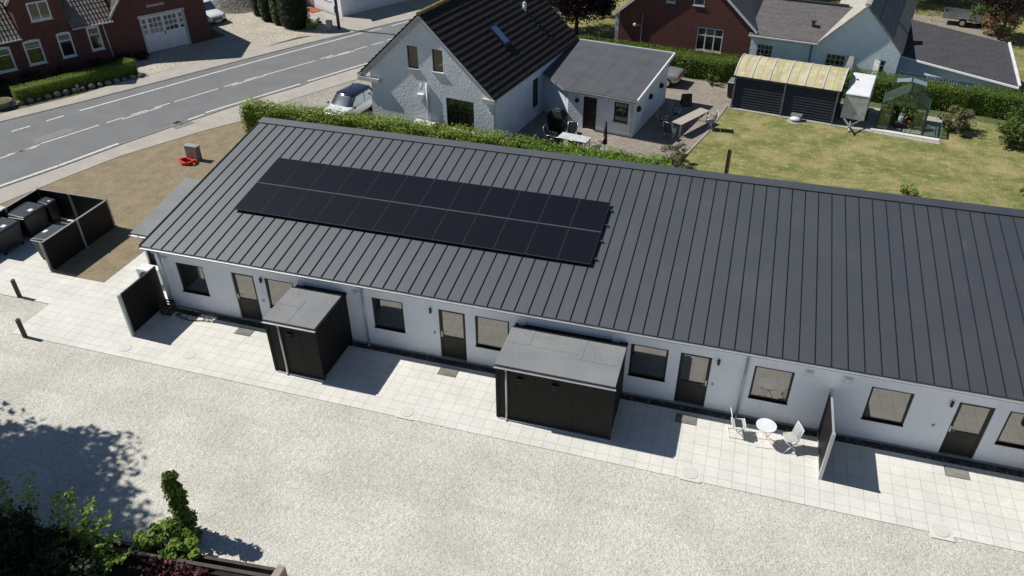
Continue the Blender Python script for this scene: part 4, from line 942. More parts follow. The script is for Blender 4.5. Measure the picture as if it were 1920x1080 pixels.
b = MB(); f1.box(b, -11.498, -10.722, .035, 1.878, -.09, -.04); o = b.build('door', 'black_frame', an)
b = MB(); f1.box(b, -11.4, -10.82, .95, 1.8, -.039, -.034); b.build('pane', 'pane_dark', o)
for y in (19.6, 21.6, 23.5):
    b = MB(); b.ell((AX1+.06, y, 1.45), (.14, .2, .16), 10, 6, .1); b.build('wall_basket', 'tarp_dark', an, True)
b = MB(); b.tube((-11.85, AY0-.02, 1.6), (-11.85, AY0-.12, 1.6), .12, 12); b.build('wall_lamp', 'trim_dark', an)

# yard furniture
def yard_chair(loc, rz, label, group):
    t = thing('garden_chair', label, 'chair', loc, rz, group, frame='L')
    f = MB(); r = .014
    for s in (-.26, .26):
        f.path([(s, -.24, 0), (s, .22, .64)], r); f.path([(s, .26, 0), (s, -.22, .64)], r); f.path([(s, -.25, .64), (s, .25, .66)], .018); f.path([(s, .18, .44), (s, .36, 1.05)], r)
    f.path([(-.26, .36, 1.05), (.26, .36, 1.05)], r); f.path([(-.26, -.24, .01), (.26, -.24, .01)], r); f.build('frame', 'alu', t, True)
    s = MB(); s.slab([(-.25, -.25, .45), (.25, -.25, .45), (.25, .2, .43), (-.25, .2, .43)], .015); s.build('seat', 'chair_dark', t)
    s = MB(); s.hexa([(-.24, .19, .47), (.24, .19, .47), (.24, .205, .47), (-.24, .205, .47), (-.24, .35, 1.03), (.24, .35, 1.03), (.24, .365, 1.03), (-.24, .365, 1.03)]); s.build('backrest', 'chair_dark', t); return t
def yard_table(loc, rz, lx, ly, label, topm):
    t = thing('garden_table', label, 'table', loc, rz, frame='L')
    b = MB(); b.box(-lx/2, lx/2, -ly/2, ly/2, .71, .74); b.build('table_top', topm, t)
    for x in (-lx/2+.06, lx/2-.06):
        for y in (-ly/2+.06, ly/2-.06): b = MB(); b.box(x-.03, x+.03, y-.03, y+.03, 0, .708); b.build('leg', 'alu', t)
yard_table(B2W(-6.15, 21.55, .02), math.radians(72)+RB+PI*0, 2.75, .62, 'long pale garden table standing beside the lawn edge', 'teak')
yard_table(B2W(-10.8, 16.15, .02), RB, 1.6, .75, 'pale garden table half hidden behind the bright hedge', 'white_dirty')
for i, (x, y, a, lab) in enumerate(((-7.5, 20.9, 100, 'dark garden chair at the house side of the long table, nearer the camera'), (-7.15, 22.2, 100, 'dark garden chair at the house side of the long table, farther back'), (-6.75, 19.75, 165, 'dark garden chair with silver frame at the near end of the long table'),
                                    (-5.15, 22.0, -75, 'dark garden chair on the lawn side of the long table'))):
    yard_chair(B2W(x, y, .02), math.radians(a)+RB, lab, 'chairs around the long garden table')
for i, (x, y, a, lab) in enumerate(((-11.25, 15.45, 180, 'dark chair at the half hidden table, left of the two near ones'), (-10.45, 15.42, 180, 'dark chair at the half hidden table, right of the two near ones'), (-9.55, 16.2, -80, 'dark garden chair at the right end of the half hidden table'), (-11.3, 16.95, 10, 'dark chair at the half hidden table on its far side'), (-12.15, 16.2, 95, 'dark garden chair at the left end of the half hidden table'))):
    yard_chair(B2W(x, y, .02), math.radians(a)+RB, lab, 'chairs around the half hidden table')
t = thing('parasol', 'closed dark red brown parasol standing beside the half hidden table', 'parasol', B2W(-9.3, 16.7, .02), frame='L')
b = MB(); b.tube((0, 0, 0), (0, 0, 1.75), .02, 8); b.build('pole', 'rail_grey', t); b = MB(); b.tube((0, 0, 0), (0, 0, .07), .25, 14); b.build('base', 'concrete', t)
b = MB(); b.tube((0, 0, .45), (0, 0, .9), .13, 8, .10); b.tube((0, 0, .9), (0, 0, 1.6), .10, 8, .05); b.tube((0, 0, 1.6), (0, 0, 1.72), .05, 8, .01); b.build('canopy', 'umbrella', t, True)
t = thing('barbecue', 'barbecue under a dark cover beside the annex door', 'barbecue', B2W(-12.6, 18.0, .02), RB, frame='L')
b = MB(); b.hexa([(-.35, -.3, .05), (.35, -.3, .05), (.35, .3, .05), (-.35, .3, .05), (-.5, -.36, .95), (.5, -.36, .95), (.5, .36, .95), (-.5, .36, .95)]); b.hexa([(-.5, -.36, .952), (.5, -.36, .952), (.5, .36, .952), (-.5, .36, .952), (-.28, -.2, 1.28), (.28, -.2, 1.28), (.28, .2, 1.28), (-.28, .2, 1.28)]); b.build('cover', 'tarp_dark', t, bevel=.04)
b = MB(); b.box(-.12, .12, -.05, .05, 1.285, 1.31); b.build('handle', 'alu', t)
b = MB(); b.slab([(-.3, -.03, 0), (.3, -.03, 0), (.3, .22, .7), (-.3, .22, .7)], .03); b.slab([(-.3, .5, 0), (.3, .5, 0), (.3, .24, .7), (-.3, .24, .7)], .03)
o = b.build('folding_sign', 'wood_post', None, off=(0, 0, 0)); o.location = B2W(-7.2, 24.6, .02); o.rotation_euler = (0, 0, RB+.5); tag(o, 'small brown folding board on the block paving behind the long table', 'board')
b = MB(); b.box(-.2, .2, -.15, .15, 0, .02); b.tube((0, 0, .02), (0, 0, .14), .09, 8); 
o = b.build('paving_lamp', 'rail_grey', None, off=(0, 0, 0)); o.location = B2W(-5.9, 19.3, .02); tag(o, 'low grey floor lamp on the paving at the near end of the long table', 'lamp')
# wooden post behind the ridge
b = MB(); b.box(-.07, .07, -.07, .07, 0, 1.42); b.box(.075, .12, -.06, .06, 0, 1.36)
o = b.build('fence_post', 'wood_post', None, off=(0, 0, 0)); o.location = (0, 17.0, 0); tag(o, 'single weathered wooden post standing behind the dark roof ridge', 'post')

# ================================================================== CARPORT, TRAILER, GREENHOUSE
cp = thing('carport', 'dark boarded carport with yellowed arched translucent roof', 'carport', (-2, 27, 0), frame='B')
for k, (xa, xb) in enumerate(((-4.80, -2.08), (-2.0, .73))):
    b = MB(); b.box(xa, xb, 25.72, 25.75, .08, 1.82)
    for i in range(11): z = .12+.155*i; b.hexa([(xa, 25.66, z), (xb, 25.66, z), (xb, 25.719, z), (xa, 25.719, z), (xa, 25.70, z+.135), (xb, 25.70, z+.135), (xb, 25.719, z+.135), (xa, 25.719, z+.135)])
    b.build('front_panel', 'louvre', cp)
for x in (-4.84, -2.04, .77):
    for y in (25.64, 28.7): b = MB(); b.box(x-.045, x+.045, y-.045, y+.045, 0, 1.86); b.build('post', 'post_grey', cp)
b = MB(); b.box(-4.95, .88, 25.60, 25.655, 1.82, 1.93); b.box(-4.95, .88, 28.72, 28.8, 1.80, 1.92); b.box(-4.86, -4.8, 25.7, 28.66, .08, 1.8); b.box(.73, .79, 25.7, 28.66, .08, 1.8); b.box(-4.8, .73, 28.66, 28.7, .08, 1.8)
b.build('beam', 'louvre', cp)
yc, hw_, zb, rise = 27.22, 1.62, 1.93, .66; R_ = (hw_**2+rise**2)/(2*rise); a0 = math.asin(hw_/R_)
def arch(t, dr=0): a = -a0+2*a0*t; return (yc+(R_+dr)*math.sin(a), zb+rise-R_+(R_+dr)*math.cos(a))
b = MB(); n = 18
for i in range(n):
    y0, z0 = arch(i/n); y1, z1 = arch((i+1)/n); y2, z2 = arch(i/n, -.02); y3, z3 = arch((i+1)/n, -.02)
    b.hexa([(-4.95, y2, z2), (.88, y2, z2), (.88, y3, z3), (-4.95, y3, z3), (-4.95, y0, z0), (.88, y0, z0), (.88, y1, z1), (-4.95, y1, z1)])
b.build('roof', 'poly', cp)
for k in range(13):
    x = -4.93+5.79*k/12; b = MB(); w_ = .035 if k % 2 == 0 else .018; dr = .03 if k % 2 == 0 else .012
    for i in range(n):
        y0, z0 = arch(i/n, dr); y1, z1 = arch((i+1)/n, dr); y2, z2 = arch(i/n, .002); y3, z3 = arch((i+1)/n, .002)
        b.hexa([(x-w_, y2, z2), (x+w_, y2, z2), (x+w_, y3, z3), (x-w_, y3, z3), (x-w_, y0, z0), (x+w_, y0, z0), (x+w_, y1, z1), (x-w_, y1, z1)])
    b.build('roof_rib', 'white_dirty' if k % 2 == 0 else 'poly', cp)
t = thing('lawn_mower', 'small grey and white robotic mower docked at the carport wall', 'lawn mower', B2W(-1.12, 25.15, .02), RB, frame='L')
b = MB(); b.ell((0, 0, .14), (.3, .24, .13), 14, 8, zmin=-.6); b.build('body', 'white', t, True)
b = MB(); b.box(-.3, .3, .02, .42, .26, .33); b.box(-.28, .28, .38, .42, 0, .26); b.build('docking_roof', 'rail_grey', t)
b = MB(); b.tube((0, -.05, 0), (0, -.05, .018), .45, 20); b.build('base_plate', 'concrete', t)
t = thing('box_trailer', 'white closed box trailer parked between carport and greenhouse', 'trailer', (1.75, 27.1, 0), frame='B')
b = MB(); b.hexa([(1.12, 25.75, .42), (2.38, 25.75, .42), (2.38, 28.6, .42), (1.12, 28.6, .42), (1.12, 25.75, 1.78), (2.38, 25.75, 1.78), (2.38, 28.6, 1.98), (1.12, 28.6, 1.98)]); b.build('body', 'white_dirty', t, bevel=.04)
b = MB(); b.hexa([(1.10, 25.72, 1.78), (2.40, 25.72, 1.78), (2.40, 26.5, 1.92), (1.10, 26.5, 1.92), (1.16, 25.78, 1.86), (2.34, 25.78, 1.86), (2.34, 26.5, 2.02), (1.16, 26.5, 2.02)]); b.hexa([(1.10, 26.5, 1.92), (2.40, 26.5, 1.92), (2.40, 28.63, 1.98), (1.10, 28.63, 1.98), (1.16, 26.5, 2.02), (2.34, 26.5, 2.02), (2.34, 28.6, 2.10), (1.16, 28.6, 2.10)]); b.build('roof', 'white', t, bevel=.03)
b = MB(); b.box(1.4, 1.52, 27.4, 27.5, 2.06, 2.12); b.build('roof_vent', 'trim_dark', t)
for x in (1.04, 2.34): b = MB(); b.tube((x, 27.2, .3), (x+.12, 27.2, .3), .3, 18); w_ = b.build('wheel', 'rubber', t); b = MB(); b.tube((x-.005, 27.2, .3), (x+.125, 27.2, .3), .16, 14); b.build('rim', 'alu', w_)
b = MB(); b.bar((1.3, 25.8, .42), (1.75, 24.75, .42), .06, .08); b.bar((2.2, 25.8, .42), (1.75, 24.75, .42), .06, .08); b.bar((1.75, 24.8, .42), (1.75, 24.5, .44), .08, .08); b.build('drawbar', 'rail_grey', t)
b = MB(); b.tube((1.75, 24.95, .1), (1.75, 24.95, .6), .03, 8); b.tube((1.72, 24.95, .1), (1.78, 24.95, .1), .1, 12); b.build('jockey_wheel', 'white', t)

t = thing('greenhouse', 'small glass greenhouse with green metal frame and plants inside', 'greenhouse', (4.2, 27, 0), frame='B')
HX0, HX1, HY0, HY1, HE, HR = 3.05, 5.35, 26.0, 28.2, 1.5, 2.3; xm = (HX0+HX1)/2; zb = .06
b = MB(); w_ = .04
for x in (HX0, HX1):
    for k in range(5): y = HY0+(HY1-HY0)*k/4; b.bar((x, y, zb), (x, y, HE), w_, w_); b.bar((x, y, HE), (xm, y, HR), w_*.8, w_*.8)
    b.bar((x, HY0, HE), (x, HY1, HE), .06, .06); b.bar((x, HY0, zb), (x, HY1, zb), .06, .08); b.bar((x, HY0, .8), (x, HY1, .8), .025, .025)
b.bar((xm, HY0-.04, HR), (xm, HY1+.04, HR), .07, .07)
for y in (HY0, HY1):
    b.bar((HX0, y, zb), (HX1, y, zb), .06, .08); b.bar((HX0, y, HE), (HX1, y, HE), .05, .05)
    for q in (.25, .75): x = HX0+(HX1-HX0)*q; b.bar((x, y, zb), (x, y, HE+(HR-HE)*.5), w_, w_)
    b.bar((xm, y, HE), (xm, y, HR), .03, .03)
b.build('frame', 'gh_frame', t)
b = MB(); e = .012
for k in range(4):
    y0 = HY0+(HY1-HY0)*k/4+.02; y1 = HY0+(HY1-HY0)*(k+1)/4-.02
    for x in (HX0, HX1):
        b.box(x-.003, x+.003, y0, y1, zb+.04, HE-.03)
        s = 1 if x == HX0 else -1
        if not (k == 3): b.slab([(x+s*.02, y0, HE+.03), (xm-s*.04, y0, HR-.01), (xm-s*.04, y1, HR-.01), (x+s*.02, y1, HE+.03)], .004)
b.add([(HX0+.03, HY1, zb), (HX1-.03, HY1, zb), (HX1-.03, HY1, HE), (xm, HY1, HR-.03), (HX0+.03, HY1, HE)], [(0, 1, 2, 3, 4)])
b.quad((HX0+.03, HY0, zb+.04), (HX0+.55, HY0, zb+.04), (HX0+.55, HY0, HE-.03), (HX0+.03, HY0, HE-.03)); b.quad((HX1-.55, HY0, zb+.04), (HX1-.03, HY0, zb+.04), (HX1-.03, HY0, HE-.03), (HX1-.55, HY0, HE-.03))
b.add([(HX0+.06, HY0, HE+.03), (HX1-.06, HY0, HE+.03), (xm, HY0, HR-.04)], [(0, 1, 2)])
b.build('glazing', 'gh_glass', t)
for s in (-1, 1):
    b = MB(); y0, y1 = HY1-.62, HY1+.02
    b.slab([(xm+s*.05, y0, HR+.06), (xm+s*.75, y0, HR-.08), (xm+s*.75, y1, HR-.08), (xm+s*.05, y1, HR+.06)], .02); b.build('roof_vent', m_pane('vent_glass', .35, (.9, .95, 1), (.28, .32, .36), .15), t)
b = MB()
b.prism([(HX0-.25, HY0-.35), (HX1+.9, HY0-.35), (HX1+.9, HY0-.05), (HX0-.25, HY0-.05)], .0, .06); t2 = thing('greenhouse_plinth', 'pale slab strip along the front of the greenhouse', 'slab strip', (4.2, 25.8, 0.02), frame='B'); b.build('slab', 'slab_plain', t2, off=(4.2, 25.8, 0))
for i, (x, y, h) in enumerate(((3.45, 26.5, 1.3), (3.5, 27.2, 1.5), (3.5, 27.8, 1.4), (4.6, 27.7, 1.5), (4.9, 27.0, 1.1), (4.1, 27.8, 1.2))):
    p = B2W(x, y); lab = ('tall green plant in the greenhouse, front left', 'tall green plant in the greenhouse, middle left', 'tall green plant in the greenhouse, back left corner', 'tall green plant in the greenhouse, back right', 'lower green plant in the greenhouse, right side', 'green plant in the greenhouse, back centre')[i]
    shrub('greenhouse_plant', lab, 'plant', p, .42, h, L_BRIGHT if i < 3 else L_MID, 24, 50, .1, 'plants inside the greenhouse')
t = thing('watering_can', 'white watering can among the greenhouse plants', 'watering can', B2W(4.15, 26.9, .3), frame='L')
b = MB(); b.tube((0, 0, 0), (0, 0, .3), .14, 12, .12); b.build('body', 'white', t); b = MB(); b.path([(.1, 0, .05), (.3, 0, .32)], .02, 8); b.build('spout', 'white', t); b = MB(); b.path([(-.1, 0, .3), (-.1, 0, .42), (.1, 0, .42), (.1, 0, .3)], .012, 6); b.build('handle', 'white', t)
b = MB(); b.box(-.25, .25, -.25, .25, 0, .28); b.box(-.28, .28, -.28, .28, .28, .3); o = b.build('plant_stand', 'wood_post', None, off=(0, 0, 0)); o.location = B2W(4.15, 26.9, 0); tag(o, 'dark wooden stand under the white watering can', 'stand')
t = thing('garden_broom', 'red handled garden tool leaning in the greenhouse doorway', 'tool', B2W(4.9, 25.95, .02), frame='L')
b = MB(); b.tube((-.45, .05, .02), (.15, .25, 1.05), .015, 6); b.build('handle', 'wood_post', t); b = MB(); b.ell((-.3, .08, .72), (.07, .05, .05)); b.build('head', 'red', t)

# ================================================================== BACK NEIGHBOURS
rh = thing('brick_house', 'red brick gabled house with dark roof and white trimmed windows, behind the far hedge', 'house', (-9.8, 36, 0), frame='B')
RX0, RX1, RY = -14.3, -5.45, 32.0; rxm = -9.87; RE, RA = 2.95, 6.75
def rr(x): return RA-abs(x-rxm)*(RA-RE)/4.45
f = Fr((0, RY), (1, 0), (0, -1)); rw = [(-8.94, -7.24, 1.0, 2.48), (-11.17, -10.6, 3.8, 4.7), (-9.4, -8.7, 3.8, 4.75)]
b = MB(); wall(b, f, RX0, RX1, rw, top=[(RX0, rr(RX0)-.12), (rxm, RA-.12), (RX1, rr(RX1)-.12)])
b.quad((RX0, 42, 0), (RX0, RY, 0), (RX0, RY, rr(RX0)-.12), (RX0, 42, rr(RX0)-.12)); b.quad((RX1, RY, 0), (RX1, 42, 0), (RX1, 42, rr(RX1)-.12), (RX1, RY, rr(RX1)-.12))
b.add([(RX1, 42, 0), (RX0, 42, 0), (RX0, 42, rr(RX0)-.12), (rxm, 42, RA-.12), (RX1, 42, rr(RX1)-.12)], [(0, 1, 2, 3, 4)]); b.build('wall', 'brick_red', rh)
window(rh, f, rw[0], 'white', 'pane_dark', .07, .04, vb=(.333, .667), hb=(.66,), sill=.05, barw=.08); window(rh, f, rw[1], 'white', 'pane_dark', .06, .04, sill=.05); window(rh, f, rw[2], 'white', 'pane_dark', .06, .04, sill=.05)
b = MB(); e = .3; b.slab([(RX0-e, RY-.2, rr(RX0-e)), (rxm, RY-.2, RA), (rxm, 42.2, RA), (RX0-e, 42.2, rr(RX0-e))], .1); b.slab([(rxm, RY-.2, RA), (RX1+e, RY-.2, rr(RX1+e)), (RX1+e, 42.2, rr(RX1+e)), (rxm, 42.2, RA)], .1); b.build('roof', 'felt_dark', rh)
for xe in (RX0-e, RX1+e):
    b = MB(); b.hexa([(xe, RY-.24, rr(xe)-.16), (rxm, RY-.24, RA-.16), (rxm, RY-.2, RA-.16), (xe, RY-.2, rr(xe)-.16), (xe, RY-.24, rr(xe)+.02), (rxm, RY-.24, RA+.02), (rxm, RY-.2, RA+.02), (xe, RY-.2, rr(xe)+.02)]); b.build('bargeboard', 'white', rh)
    b = MB(); b.bar((xe, RY-.2, rr(xe)-.1), (xe, 42.2, rr(xe)-.1), .12, .1); b.build('gutter', 'white', rh)
ax_, az_ = LYB(1201, 82, RY); t = MB(); zt_ = LYB(1201, 25, RY)[1]
t.tube((ax_, RY-.06, max(1.0, az_)), (ax_, RY-.06, zt_), .025, 6); t.path([(ax_, RY-.06, zt_-.75), (ax_-.35, RY-.25, zt_-.72)], .02); t.build('antenna_mast', 'rail_grey', rh)
t = MB(); t.ell((ax_-.42, RY-.3, zt_-.7), (.12, .05, .12), 10, 6); t.build('satellite_dish', 'white', rh, True)
b = MB(); b.box(RX0-.28, RX0-.02, RY+.05, RY+.25, 0, 2.6); b.build('corner_strip', 'white_dirty', rh)  # pale strip drawn for the sunlit side wall, brightness put into its colour

lw = thing('side_wing', 'low pale blue wing with grey felt roof between the brick house and the white gable', 'house wing', (-3.4, 34, 0), frame='B')
f = Fr((0, 32.0), (1, 0), (0, -1)); h0 = (-5.0, -4.03, 1.0, 1.92)
b = MB(); wall(b, f, -5.44, -1.42, [h0], z1=2.45); b.build('wall', 'render_blue', lw); window(lw, f, h0, 'white_dirty', 'pane_dark', .06, .03, vb=(.5, .26, .76), hb=(.35, .66), barw=.035)
b = MB(); b.slab([(-5.6, 31.75, 2.52), (-1.45, 31.75, 2.52), (-.15, 35.3, 3.95), (-5.6, 35.3, 3.95)], .1); b.slab([(-5.6, 35.3, 3.95), (-.15, 35.3, 3.95), (-.5, 39, 2.5), (-5.6, 39, 2.5)], .1); b.build('roof', mat('brown_grey_felt', (.135, .125, .125), .9, (.105, .098, .1), 1.5, (20, .4, .02), .2, c3=(.17, .16, .155), s3=8, stretch=(.6, 3, 3)), lw)
b = MB(); b.box(-5.6, -1.42, 31.62, 31.74, 2.40, 2.48); b.box(-5.5, -1.44, 31.9, 31.99, 2.25, 2.40); b.build('gutter', 'white_dirty', lw)
b = MB(); b.path([(-1.75, 31.9, 2.4), (-1.75, 31.94, .1)], .04, 8); b.build('downpipe', 'blue_paint', lw)
b = MB(); b.tube((-2.05, 33.1, 2.95), (-2.05, 33.1, 3.4), .09, 8); b.box(-2.2, -1.9, 32.95, 33.25, 3.35, 3.42); b.build('roof_vent', 'trim_dark', lw)
b = MB(); b.box(-5.6, -.4, 35.15, 35.45, 3.93, 4.02); b.build('ridge_cap', 'trim_dark', lw)

wg = thing('white_gable_house', 'pale blue white gabled cottage with uneven wall and light textured roof', 'cottage', (.9, 36, 0), frame='B')
WX0, WX1, wxm, WA, WE = -1.42, 3.25, .85, 4.88, 2.5
f = Fr((0, 32.0), (1, 0), (0, -1)); wh = [(-.82, .32, .95, 1.9), (2.02, 2.58, .95, 1.92)]
b = MB(); wall(b, f, WX0, WX1, wh, top=[(WX0, WE), (wxm, WA), (WX1, WE)]); b.quad((WX1, 32, 0), (WX1, 44, 0), (WX1, 44, WE), (WX1, 32, WE)); b.quad((WX0, 44, 0), (WX0, 32, 0), (WX0, 32, WE), (WX0, 44, WE)); b.build('wall', 'rough_wall', wg)
window(wg, f, wh[0], 'white_dirty', 'pane_dark', .06, .03, vb=(.5, .26, .76), hb=(.35, .66), barw=.035); window(wg, f, wh[1], 'white_dirty', 'pane_dark', .05, .03, vb=(.5,), hb=(.35, .66), barw=.03)
for x, a in ((.36, .3), (1.95, -.8)):
    b = MB(); b.hexa([(x, 31.98, .95), (x+.05, 31.98, .95), (x+.45*math.cos(a)+.05, 31.98-.45*abs(math.sin(a)), .95), (x+.45*math.cos(a), 31.98-.45*abs(math.sin(a)), .95), (x, 31.98, 1.95), (x+.05, 31.98, 1.95), (x+.45*math.cos(a)+.05, 31.98-.45*abs(math.sin(a)), 1.95), (x+.45*math.cos(a), 31.98-.45*abs(math.sin(a)), 1.95)]); b.build('shutter', 'white_dirty', wg)
b = MB(); b.slab([(WX0-.1, 31.76, WE-.02), (wxm, 31.76, WA+.1), (wxm, 44, WA+.1), (WX0-.1, 44, WE-.02)], .09); b.build('roof', 'fibre_lit', wg)
b = MB(); b.slab([(wxm, 31.95, WA+.1), (WX1+.1, 31.95, WE-.02), (WX1+.1, 44, WE-.02), (wxm, 44, WA+.1)], .09); o = b.build('roof', 'fibre_shaded', wg); tag(o, 'roof slope coloured darker as its shaded side')
for q in (.33, .66):
    b = MB(); x = wxm+(WX1-wxm)*q; z = WA+.1+(WE-.12-WA)*q; b.bar((x, 32.1, z+.04), (x+0, 43.9, z+.04), .07, .04); b.build('roof_bar', 'trim_dark', wg)
b = MB(); b.bar((wxm, 31.9, WA+.1), (wxm, 44, WA+.1), .3, .12); b.build('ridge_cap', 'concrete', wg)
b = MB(); b.box(wxm-.25, wxm+.25, 35.5, 36.0, WA-.2, WA+.8); b.build('chimney', 'white_dirty', wg)
P0, P1, Q0, Q1 = (3.27, 34.95), (9.78, 31.95), (2.6, 39.6), (8.9, 36.3)
ww = thing('low_wing', 'low pale blue wing with worn dark felt roof at the upper right', 'house wing', (6, 35.5, 0), frame='B')
dx, dy = P1[0]-P0[0], P1[1]-P0[1]; L = math.hypot(dx, dy); f = Fr(P0, (dx/L, dy/L), (dy/L, -dx/L))
b = MB(); wall(b, f, 0, L-.1, [], z1=1.5); b.add([(f.p(L-.1, 0)), (Q1[0]-.1, Q1[1], 0), (Q1[0]-.1, Q1[1], 2.4), (f.p(L-.1, 1.5))], [(0, 1, 2, 3)]); b.build('wall', 'render_blue', ww)
q = lambda p, z, k=0: (p[0]+f.n[0]*k, p[1]+f.n[1]*k, z)
R0 = (2*Q0[0]-P0[0], 2*Q0[1]-P0[1]-1.0); R1 = (2*Q1[0]-P1[0], 2*Q1[1]-P1[1]-1.0)
b = MB(); b.slab([q(P0, 1.57, .2), q(P1, 1.57, .2), q(Q1, 2.6), q(Q0, 2.6)], .1); b.slab([q(Q0, 2.6), q(Q1, 2.6), q(R1, 1.6), q(R0, 1.6)], .1); b.build('roof', 'felt_wing', ww)
b = MB(); b.bar(q(P1, 1.60, .22), q(Q1, 2.64), .12, .1); b.build('verge_trim', 'white', ww)
b = MB(); b.bar(q(P0, 1.48, .24), q(P1, 1.48, .24), .1, .1); b.build('gutter', 'white', ww)
fa = gpB(1686, 134, 1.6); fb = gpB(1826, 157, 1.6)
t = thing('plank_fence', 'short grey plank fence with blue rail below the low wing', 'fence', ((fa[0]+fb[0])/2, (fa[1]+fb[1])/2, 0), frame='B')
b = MB(); L = math.hypot(fb[0]-fa[0], fb[1]-fa[1]); n = int(L/.14)
for i in range(n): k = (i+.5)/n; x, y = fa[0]+(fb[0]-fa[0])*k, fa[1]+(fb[1]-fa[1])*k; b.box(x-.06, x+.06, y-.01, y+.01, 0, 1.55)
b.build('plank', 'plank_wall', t); b = MB(); b.bar((*fa, 1.6), (*fb, 1.6), .07, .05); b.build('rail', 'blue_paint', t)

hedge('garden_hedge', 'long dark clipped hedge behind the carport and the greenhouse', [B2W(x, y)[:2] for x, y in ((-16.5, 29.8), (-8.5, 30.1), (-1, 30.65), (7.4, 31.2), (14, 31.25))], 1.5, 1.38, L_HEDGE, 300, .09, core='hedge_core', clip=1.3)
# hedge just behind the row house
hz = lambda q: 1.62-.75*max(0, q-.35)/.65
hedge('boundary_hedge', 'bright green hedge running directly behind the dark roof ridge', [(-25.8, 15.55), (-21.5, 15.5), (-17.5, 15.45), (-13.5, 15.3), (-10, 15.0)], 1.0, 1.55, L_HEDGE_Y, 330, .12, .14, hfun=lambda q: 1.54-.06*q, ragged=.26, core='hedge_core', clip=1.1)
hedge('wild_hedge', 'low shaggy grass like hedge growing between the ridge and the courtyard', [(-10.2, 15.1), (-7.5, 15.45), (-5, 15.9), (-2.6, 16.4)], 1.4, .9, L_GRASS, 420, .24, .15, hfun=lambda q: 1.22-.80*q, ragged=.35, blades=True)
shrub('rose_bush', 'greyish green bush at the corner of lawn and courtyard', 'bush', (-2.7, 17.6), .8, 1.05, L_OLIVE, 26, 60, .09)
shrub('bush', 'round olive green bush on the lawn right of the greenhouse', 'bush', B2W(6.95, 27.6), 1.0, 1.35, L_OLIVE, 44, 90, .10)
shrub('bush', 'leafy green bush on the lawn at the right border', 'bush', B2W(9.6, 26.6), 1.0, 1.5, L_MID, 40, 80, .12)
shrub('bush', 'small dark green bush in front of the hedge at the right border', 'bush', B2W(9.9, 29.0), .7, 1.5, L_MID, 26, 70, .10)
shrub('bush', 'small bright green plant just behind the ridge in the lower lawn', 'plant', gp(1700, 364), .5, .5, L_BRIGHT, 14, 40, .09)
shrub('bush', 'low green plant on the lawn at the far right edge', 'plant', gp(1932, 372), .6, .8, L_MID, 16, 50, .1)
shrub('bush', 'bush beside the wheelie bin at the carport corner', 'bush', gp(1335, 160), .5, .7, L_MID, 14, 50, .09)

t = thing('wheelie_bin', 'dark green wheelie bin at the left corner of the carport', 'bin', B2W(-5.2, 27.2, .02), RB, frame='L')
b = MB(); b.hexa([(-.22, -.25, .08), (.22, -.25, .08), (.22, .25, .08), (-.22, .25, .08), (-.28, -.34, .98), (.28, -.34, .98), (.28, .34, .98), (-.28, .34, .98)]); b.build('body', 'bin', t); b = MB(); b.hexa([(-.3, -.37, .985), (.3, -.37, .985), (.3, .36, .985), (-.3, .36, .985), (-.26, -.32, 1.04), (.26, -.32, 1.04), (.26, .36, 1.1), (-.26, .36, 1.1)]); b.build('lid', 'rail_grey', t)
for x in (-.25, .25): b = MB(); b.tube((x-.02, .25, .1), (x+.02, .25, .1), .1, 12); b.build('wheel', 'rubber', t)

